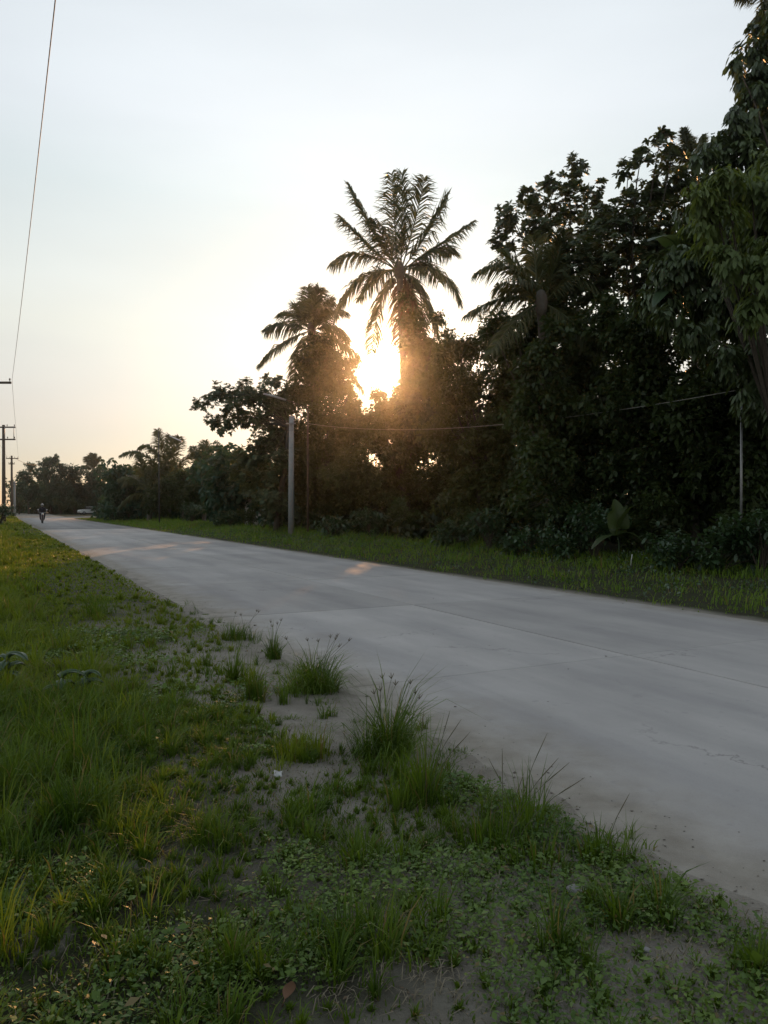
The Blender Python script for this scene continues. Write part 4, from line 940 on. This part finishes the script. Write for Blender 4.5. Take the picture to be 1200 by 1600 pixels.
# far verge
n = 92000; s = 3.14 + rng.uniform(0, 1, n) ** .8 * 7.5; t = rng.uniform(-2, 1, n); t = 2 + (rng.uniform(0, 1, n) ** 1.5) * 108
p = P0 + U * t[:, None] + N * s[:, None]; a_ = np.degrees(np.arctan2(p[:, 0], p[:, 1])); k = (np.abs(a_) < 33) & (p[:, 1] > 2)
nn = fbm(p[:, 0] * .8, p[:, 1] * .8, 71, 3); nq = fbm(p[:, 0] * 2.1, p[:, 1] * 2.1, 75, 3); k &= rng.uniform(0, 1, n) < sstep(3.05, 3.75, s + (nn - .45) * 1.6) * np.clip(.45 + 2.2 * (nq - .30), .3, 1)
p, s, t, nn, nq = p[k], s[k], t[k], nn[k], nq[k]; m = len(p)
hh = (.035 + .05 * sstep(3.4, 5.0, s) + .24 * sstep(6.0, 9.0, s) * nn + .15 * sstep(.52, .66, nq)) * np.exp(rng.normal(-.1, .4, m))
mb = MB(); blades(mb, np.stack([p[:, 0], p[:, 1], ground_h(p[:, 0], p[:, 1]) - .01], 1), hh, rng.uniform(.2, 1.2, m), (.010 + t * .0004) * rng.uniform(.7, 1.3, m), rng.uniform(0, 6.28, m), 2)
tag(mb.build('grass', M['grass_far']), 'grass on the far verge along the wood', 'grass', kind='stuff')
n = 26000; s = 3.6 + rng.uniform(0, 1, n) * 5.6; t = 3 + (rng.uniform(0, 1, n) ** 1.6) * 60; p = P0 + U * t[:, None] + N * s[:, None]; nq = fbm(p[:, 0] * .9, p[:, 1] * .9, 77, 3)
k = (np.abs(np.degrees(np.arctan2(p[:, 0], p[:, 1]))) < 33) & (p[:, 1] > 2) & (rng.uniform(0, 1, n) < sstep(.46, .6, nq + .03 * (s - 5))); p, nq, s = p[k], nq[k], s[k]; m = len(p)
V, Q = leaf_arrays(np.stack([p[:, 0], p[:, 1], ground_h(p[:, 0], p[:, 1]) + rng.uniform(.02, .32, m) * sstep(.46, .66, nq)], 1), unit(rand_dirs(m) + np.array([0, 0, .3])), np.array([0, 0, 1.0]) + rand_dirs(m) * .7, rng.uniform(.04, .11, m), rng.uniform(.025, .06, m), .15, .1, plain=True)
mb = MB(); mb.add(V, Q); tag(mb.build('weeds', M['shrub']), 'low broad-leaved weeds in patches on the far verge', 'weeds', kind='stuff')

mb = MB()
for i in range(620):
    y = 3.3 + 9 * rng.uniform() ** 1.5; e = rng.uniform(-.15, 1.9); p = P0 + N * (-HALF - e); t_ = (y - p[1]) / U[1]; x = p[0] + U[0] * t_
    if fbm(x * 2.2, y * 2.2, 83, 2) < .34 + .1 * rng.uniform(): continue
    flat = rng.uniform() < .55; n = int(math.exp(rng.normal(3.1, .7))); n = min(n, 140); az = rng.uniform(0, 6.28, n); ec = rng.uniform(.4, 1); sp = (rng.uniform(.03, .16) if flat else rng.uniform(.012, .06))
    rr = sp * rng.uniform(.1, 1, n); P = np.stack([x + np.cos(az) * rr, y + np.sin(az) * rr * ec, 0 * az], 1); P[:, 2] = ground_h(P[:, 0], P[:, 1]) - .004
    hh_ = rng.uniform(.03, .09) if flat else math.exp(rng.normal(-2.3, .4))
    blades(mb, P, hh_ * rng.uniform(.3, 1.2, n), rng.uniform(.8, 1.7, n) if flat else rng.uniform(.15, 1.25, n), .0045 * rng.uniform(.5, 1.4, n), az + rng.normal(0, .9, n), 3)
tag(mb.build('grass', M['grass']), 'scattered sprigs of grass growing on the sandy road edge', 'grass', kind='stuff')
# ---- single tufts by the sand, with seed stalks
def tuft(label, px, py, h, n, spread, stalks=(), mat='grass', lean=(.1, .95), w=.0055, kind='fork'):
    D_ = 1800 / (py - HY); b = gb(px, D_); root = empty('grass_tuft', b, label, 'grass tuft', 'tufts along the near road edge')
    az = rng.uniform(0, 6.28, n); rr = spread * rng.uniform(0, 1, n) ** .6
    sub = rng.normal(0, spread * .55, (6, 2)); ci = rng.integers(0, 6, n); subh = np.exp(rng.normal(0, .28, 6))[ci]
    P = np.stack([np.cos(az) * rr * .6 + sub[ci, 0], np.sin(az) * rr * .6 + sub[ci, 1], np.full(n, -.02)], 1)
    mb = MB(); blades(mb, P, h * subh * np.minimum(1.25, np.exp(rng.normal(-.25, .35, n))), rng.uniform(*lean, n) * (.3 + .9 * rr / spread), w * rng.uniform(.6, 1.3, n), az + rng.normal(0, .5, n), 3); mb.build('blades', M[mat], root)
    for dx, dz in stalks:
        if kind == 'spike': dx, dz = dx * 1.5, dz * 1.4
        x0, y0 = rng.normal(0, spread * .35, 2); q = bez([x0, y0, 0], [x0 + dx * .3, y0, dz * .6], [x0 + dx, y0 + rng.normal(0, .04), dz], 8)
        mb = MB(); mb.tube(q, np.linspace(.0018, .0010, 8), 4, False); so_ = mb.build('seed_stalk', M['stalk'], root)
        mb = MB(); tip = q[-1]
        if kind == 'fork':
            for f in (-.9, -.25, .5):
                e = tip + np.array([math.sin(f) * .024 + dx * .05, rng.normal(0, .012), math.cos(f) * .034]); mb.tube([tip, (tip + e) / 2, e], [.0016, .0026, .0014], 4)
        else:
            d = unit(q[-1] - q[-3]); mb.tube([tip - d * .10, tip - d * .05, tip, tip + d * .035], [.0009, .0019, .0017, .0006], 5)
        mb.build('seed_head', M['seed'], so_)
tuft('big dark tuft on the sand edge leaning towards the road', 492, 1085, .29, 760, .15, [(-.16, .42), (.02, .40), (.12, .43), (.2, .45), (.30, .42), (-.06, .40), (.08, .44), (.24, .36)], lean=(.6, 1.9), w=.006)
tuft('bushy tuft with forked seed heads standing on bare sand', 602, 1190, .26, 760, .12, [(.0, .42), (.07, .47), (.09, .43), (.18, .38), (.24, .34), (.04, .48), (.12, .42), (-.06, .36)], lean=(.55, 1.8), w=.0055)
tuft('dark tuft with thin seed stalks between the bare sand and the road', 655, 1262, .22, 460, .12, [(.02, .30), (.05, .33), (.12, .27), (.14, .25), (.0, .2)], kind='spike')
tuft('wide tuft with long seed stalks rising over the road edge', 800, 1325, .15, 700, .20, [(.0, .29), (.10, .32), (.13, .27), (.16, .24), (.05, .22), (.18, .22), (-.08, .24)], kind='spike')
tuft('tuft at the road edge with one slanting spike', 930, 1345, .12, 200, .11, [(.05, .2)], kind='spike')
tuft('small tuft on the sand left of the big dark one', 405, 1098, .22, 240, .06, [(-.02, .15)])
tuft('narrow tuft at the left rim of the sand patch', 368, 1068, .24, 240, .06, [])
tuft('tuft at the road edge farthest up the sand', 375, 1000, .19, 300, .14, [(.12, .30), (.05, .28), (.2, .3), (-.05, .26)], lean=(.2, 1.1))
tuft('tuft with forked stalks just behind the big dark one', 425, 1030, .20, 280, .09, [(.05, .33), (.1, .36), (-.05, .3), (.0, .35)])
tuft('low yellowish tuft in the middle of the sand', 480, 1190, .17, 300, .12, [(.03, .17)], 'grass_y')
tuft('ragged low tuft at the front rim of the sand', 440, 1195, .14, 260, .12, [], 'grass_y')
tuft('round dark tuft far up the left verge', 160, 965, .34, 240, .22, [], lean=(.3, 1.2))
tuft('dark tuft in the grass at lower left centre', 335, 1330, .16, 280, .14, [], lean=(.3, 1.3))
tuft('dark tuft at the lower centre behind the straw patch', 560, 1350, .15, 280, .15, [], lean=(.3, 1.3))
tuft('pale green tuft of wide blades at the bottom', 408, 1550, .13, 26, .03, [], 'grass_y', (.2, .7), .006)
tuft('brownish tuft beside the bare straw patch', 655, 1500, .10, 180, .08, [], 'grass', (.3, 1.3))
tuft('dark tuft right of the grey stone', 1000, 1440, .10, 180, .09, [], 'grass', (.3, 1.3))
tuft('reddish yellow tuft of bent blades at the left', 160, 1160, .24, 220, .2, [], 'grass_y', (.3, 1.4))
tuft('bright upright tuft in the lower left corner', 20, 1500, .22, 110, .10, [], 'grass_y', (.1, .7))

mb = MB(); q = scatter(5200, -2.0, 2.0, 1.9, 5.0); s, _ = road_ts(q[:, 0], q[:, 1]); q = q[(s < -HALF + .1) & (rng.uniform(0, 1, len(q)) < .25 + .7 * (1 - bare(q[:, 0], q[:, 1])))]; m = len(q)
V, Q = leaf_arrays(np.stack([q[:, 0], q[:, 1], ground_h(q[:, 0], q[:, 1]) + .004], 1), rand_dirs(m) * np.array([1, 1, .2]), np.array([0, 0, 1.0]) + rand_dirs(m) * .5, rng.uniform(.006, .024, m), rng.uniform(.004, .012, m), .0, .2, plain=True)
mb.add(V, Q); tag(mb.build('leaf_litter', leaf_mat('litter', (.05, .035, .022), (.24, .18, .12), .85, .1, (1, 1, .8), clump=6)), 'crumbled dead leaves lying between the weeds in front', 'leaf litter', kind='stuff')
# loose grit and bits of leaf on the road and its sandy edge
mb = MB(); n = 900; y = 2.6 + 11 * rng.uniform(0, 1, n) ** 1.6; e = np.where(rng.uniform(0, 1, n) < .93, rng.normal(.05, .28, n), -rng.uniform(0, 6.2, n)); x = P0[0] + N[0] * (-HALF - e); yy = N[1] * (-HALF - e); t_ = (y - yy) / U[1]; x = x + U[0] * t_
for a_, b_, e_ in zip(x, y, e):
    if abs(a_) > .55 * b_ + .5: continue
    r = .0025 * math.exp(rng.normal(.2, .5)) * (1 + .05 * b_); z = max(float(ground_h(a_, b_)), .0 if e_ < 0 else -1)
    q = rand_dirs(6) * .25 + np.array([[1, 0, 0], [-1, 0, 0], [0, 1, 0], [0, -1, 0], [0, 0, .6], [0, 0, -.6]]); th = rng.uniform(0, 6.28); q = q @ np.array([[math.cos(th), -math.sin(th), 0], [math.sin(th), math.cos(th), 0], [0, 0, 1]])
    mb.add(q * r * np.array([1.3, .8, .7]) + [a_, b_, z + r * .3], [[4, 0, 2], [4, 2, 1], [4, 1, 3], [4, 3, 0], [5, 2, 0], [5, 1, 2], [5, 3, 1], [5, 0, 3]])
tag(mb.build('gravel', simple('grit', (.16, .14, .12), .95, 0, 50, .6)), 'loose grit scattered on the road and sand', 'gravel', kind='stuff')
# ---- small finds
def weed(label, px, py, sc, nleaf, seedv):
    D_ = 1800 / (py - HY); b = gb(px, D_); root = empty('broadleaf_weed', b, label, 'weed', 'broad-leaved weeds in the left grass'); r_ = random.Random(seedv)
    mb = MB(); tp = np.array([.02, 0, .26 * sc]); mb.tube(bez([0, 0, -.02], [-.02, 0, .14 * sc], tp, 6), .005, 5); mb.build('stem', M['stalk'], root)
    for i in range(nleaf):
        a = i * 2.4 + r_.uniform(-.4, .4); L = sc * r_.uniform(.13, .2); o_ = np.array([math.cos(a), math.sin(a) * .9, 0])
        st_ = tp * (1 - .12 * i)
        big_leaf(root, np.zeros(3), st_, st_ + o_ * L * .55 + [0, 0, .07 * sc], st_ + o_ * L - [0, 0, .03 * sc], L * .24, 'shrub', .2, seg=7)
weed('broad pale-leaved weed cut by the left picture edge', 8, 1085, 1.0, 6, 1)
weed('broad-leaved weed standing in the yellow grass at the left', 92, 1110, .85, 5, 2)
weed('low broad-leaved weed left of the reddish grass', 130, 1100, .75, 5, 3)
D_ = 1800 / (1590 - HY); b = gb(445, D_); mb = MB()
Pq = bez([0, 0, .01], [.01, .01, .03], [.016, .0, .052], 7); w_ = np.array([.002, .010, .014, .015, .012, .007, .001])
V = np.stack([Pq + np.array([-1, .35, 0]) * w_[:, None], Pq, Pq + np.array([1, .35, 0]) * w_[:, None]], 1).reshape(-1, 3); i = np.arange(6)[:, None] * 3; j = np.arange(2)[None]
mb.add(V, np.stack([i + j, i + j + 1, i + j + 4, i + j + 3], -1).reshape(-1, 4)); mb.tube([[0, 0, .012], [-.008, .0, -.01]], .0012, 4)
o = mb.build('dead_leaf', simple('dead_leaf', (.22, .12, .075), .8, 0, 40, .3), None, True); o.location = b + [0, 0, .012]; o.scale = (1.25,) * 3
tag(o, 'dry brown leaf standing in the grass at the bottom edge', 'dead leaf')
def stone(name, label, px, py, size, mat, cat):
    bm = bmesh.new(); bmesh.ops.create_icosphere(bm, subdivisions=3, radius=1)
    for v in bm.verts:
        k = 1 + .25 * (float(fbm(v.co.x * 1.7 + px, v.co.y * 1.7 + v.co.z * 2, 91, 3)) - .45) * 2
        v.co = Vector((v.co.x * size[0] * k, v.co.y * size[1] * k, v.co.z * size[2] * k))
    me = bpy.data.meshes.new(name); bm.to_mesh(me); bm.free(); me.materials.append(mat)
    for pl in me.polygons: pl.use_smooth = True
    o = bpy.data.objects.new(name, me); COL.objects.link(o); D_ = 1800 / (py - HY); o.location = gb(px, D_) + [0, 0, size[2] * .45]; o.rotation_euler = (0, R(8), R(-12)); return tag(o, label, cat)
grey = simple('stone', (.30, .29, .29), .9, 0, 30, .35, .5)
stone('stone', 'flat grey stone half hidden in the weeds near the road edge', 905, 1405, (.05, .035, .022), grey, 'stone')
stone('stone', 'small stone at the edge of the bare soil patch', 1010, 1498, (.018, .012, .009), grey, 'stone')
mb = MB(); gq = np.linspace(-1, 1, 6); V = np.array([[x * .022, y * .018, .006 * math.sin(x * 4 + y * 3) + .012 * x * x] for y in gq for x in gq]); i = (np.arange(5)[:, None] * 6 + np.arange(5)[None]).reshape(-1, 1)
mb.add(V, i + np.array([[0, 1, 7, 6]])); o = mb.build('paper_scrap', white, None, True); o.location = gb(433, 1800 / (1224 - HY)) + [0, 0, .02]; o.rotation_euler = (R(50), R(15), R(20))
md = o.modifiers.new('thick', 'SOLIDIFY'); md.thickness = .0012; tag(o, 'crumpled white paper scrap on the sand', 'litter')

# ------------------------------------------------------------------ haze: one even body of air round everything
hz = bpy.data.meshes.new('haze'); bm = bmesh.new(); bmesh.ops.create_cube(bm, size=1.0)
for v in bm.verts: v.co = Vector((v.co.x * 1100, v.co.y * 1000 + 250, v.co.z * 34 + 13))
bm.to_mesh(hz); bm.free(); ho = bpy.data.objects.new('haze', hz); COL.objects.link(ho); tag(ho, 'thin warm evening haze in the air', 'haze', kind='stuff')
m, t = mat_new('haze'); k = NT(t); pv = k.n('ShaderNodeVolumePrincipled'); pv.inputs['Color'].default_value = (.92, .93, .95, 1)
pv.inputs['Density'].default_value = .00036; pv.inputs['Anisotropy'].default_value = .95
om = k.n('ShaderNodeOutputMaterial'); t.links.new(pv.outputs[0], om.inputs['Volume']); hz.materials.append(m)
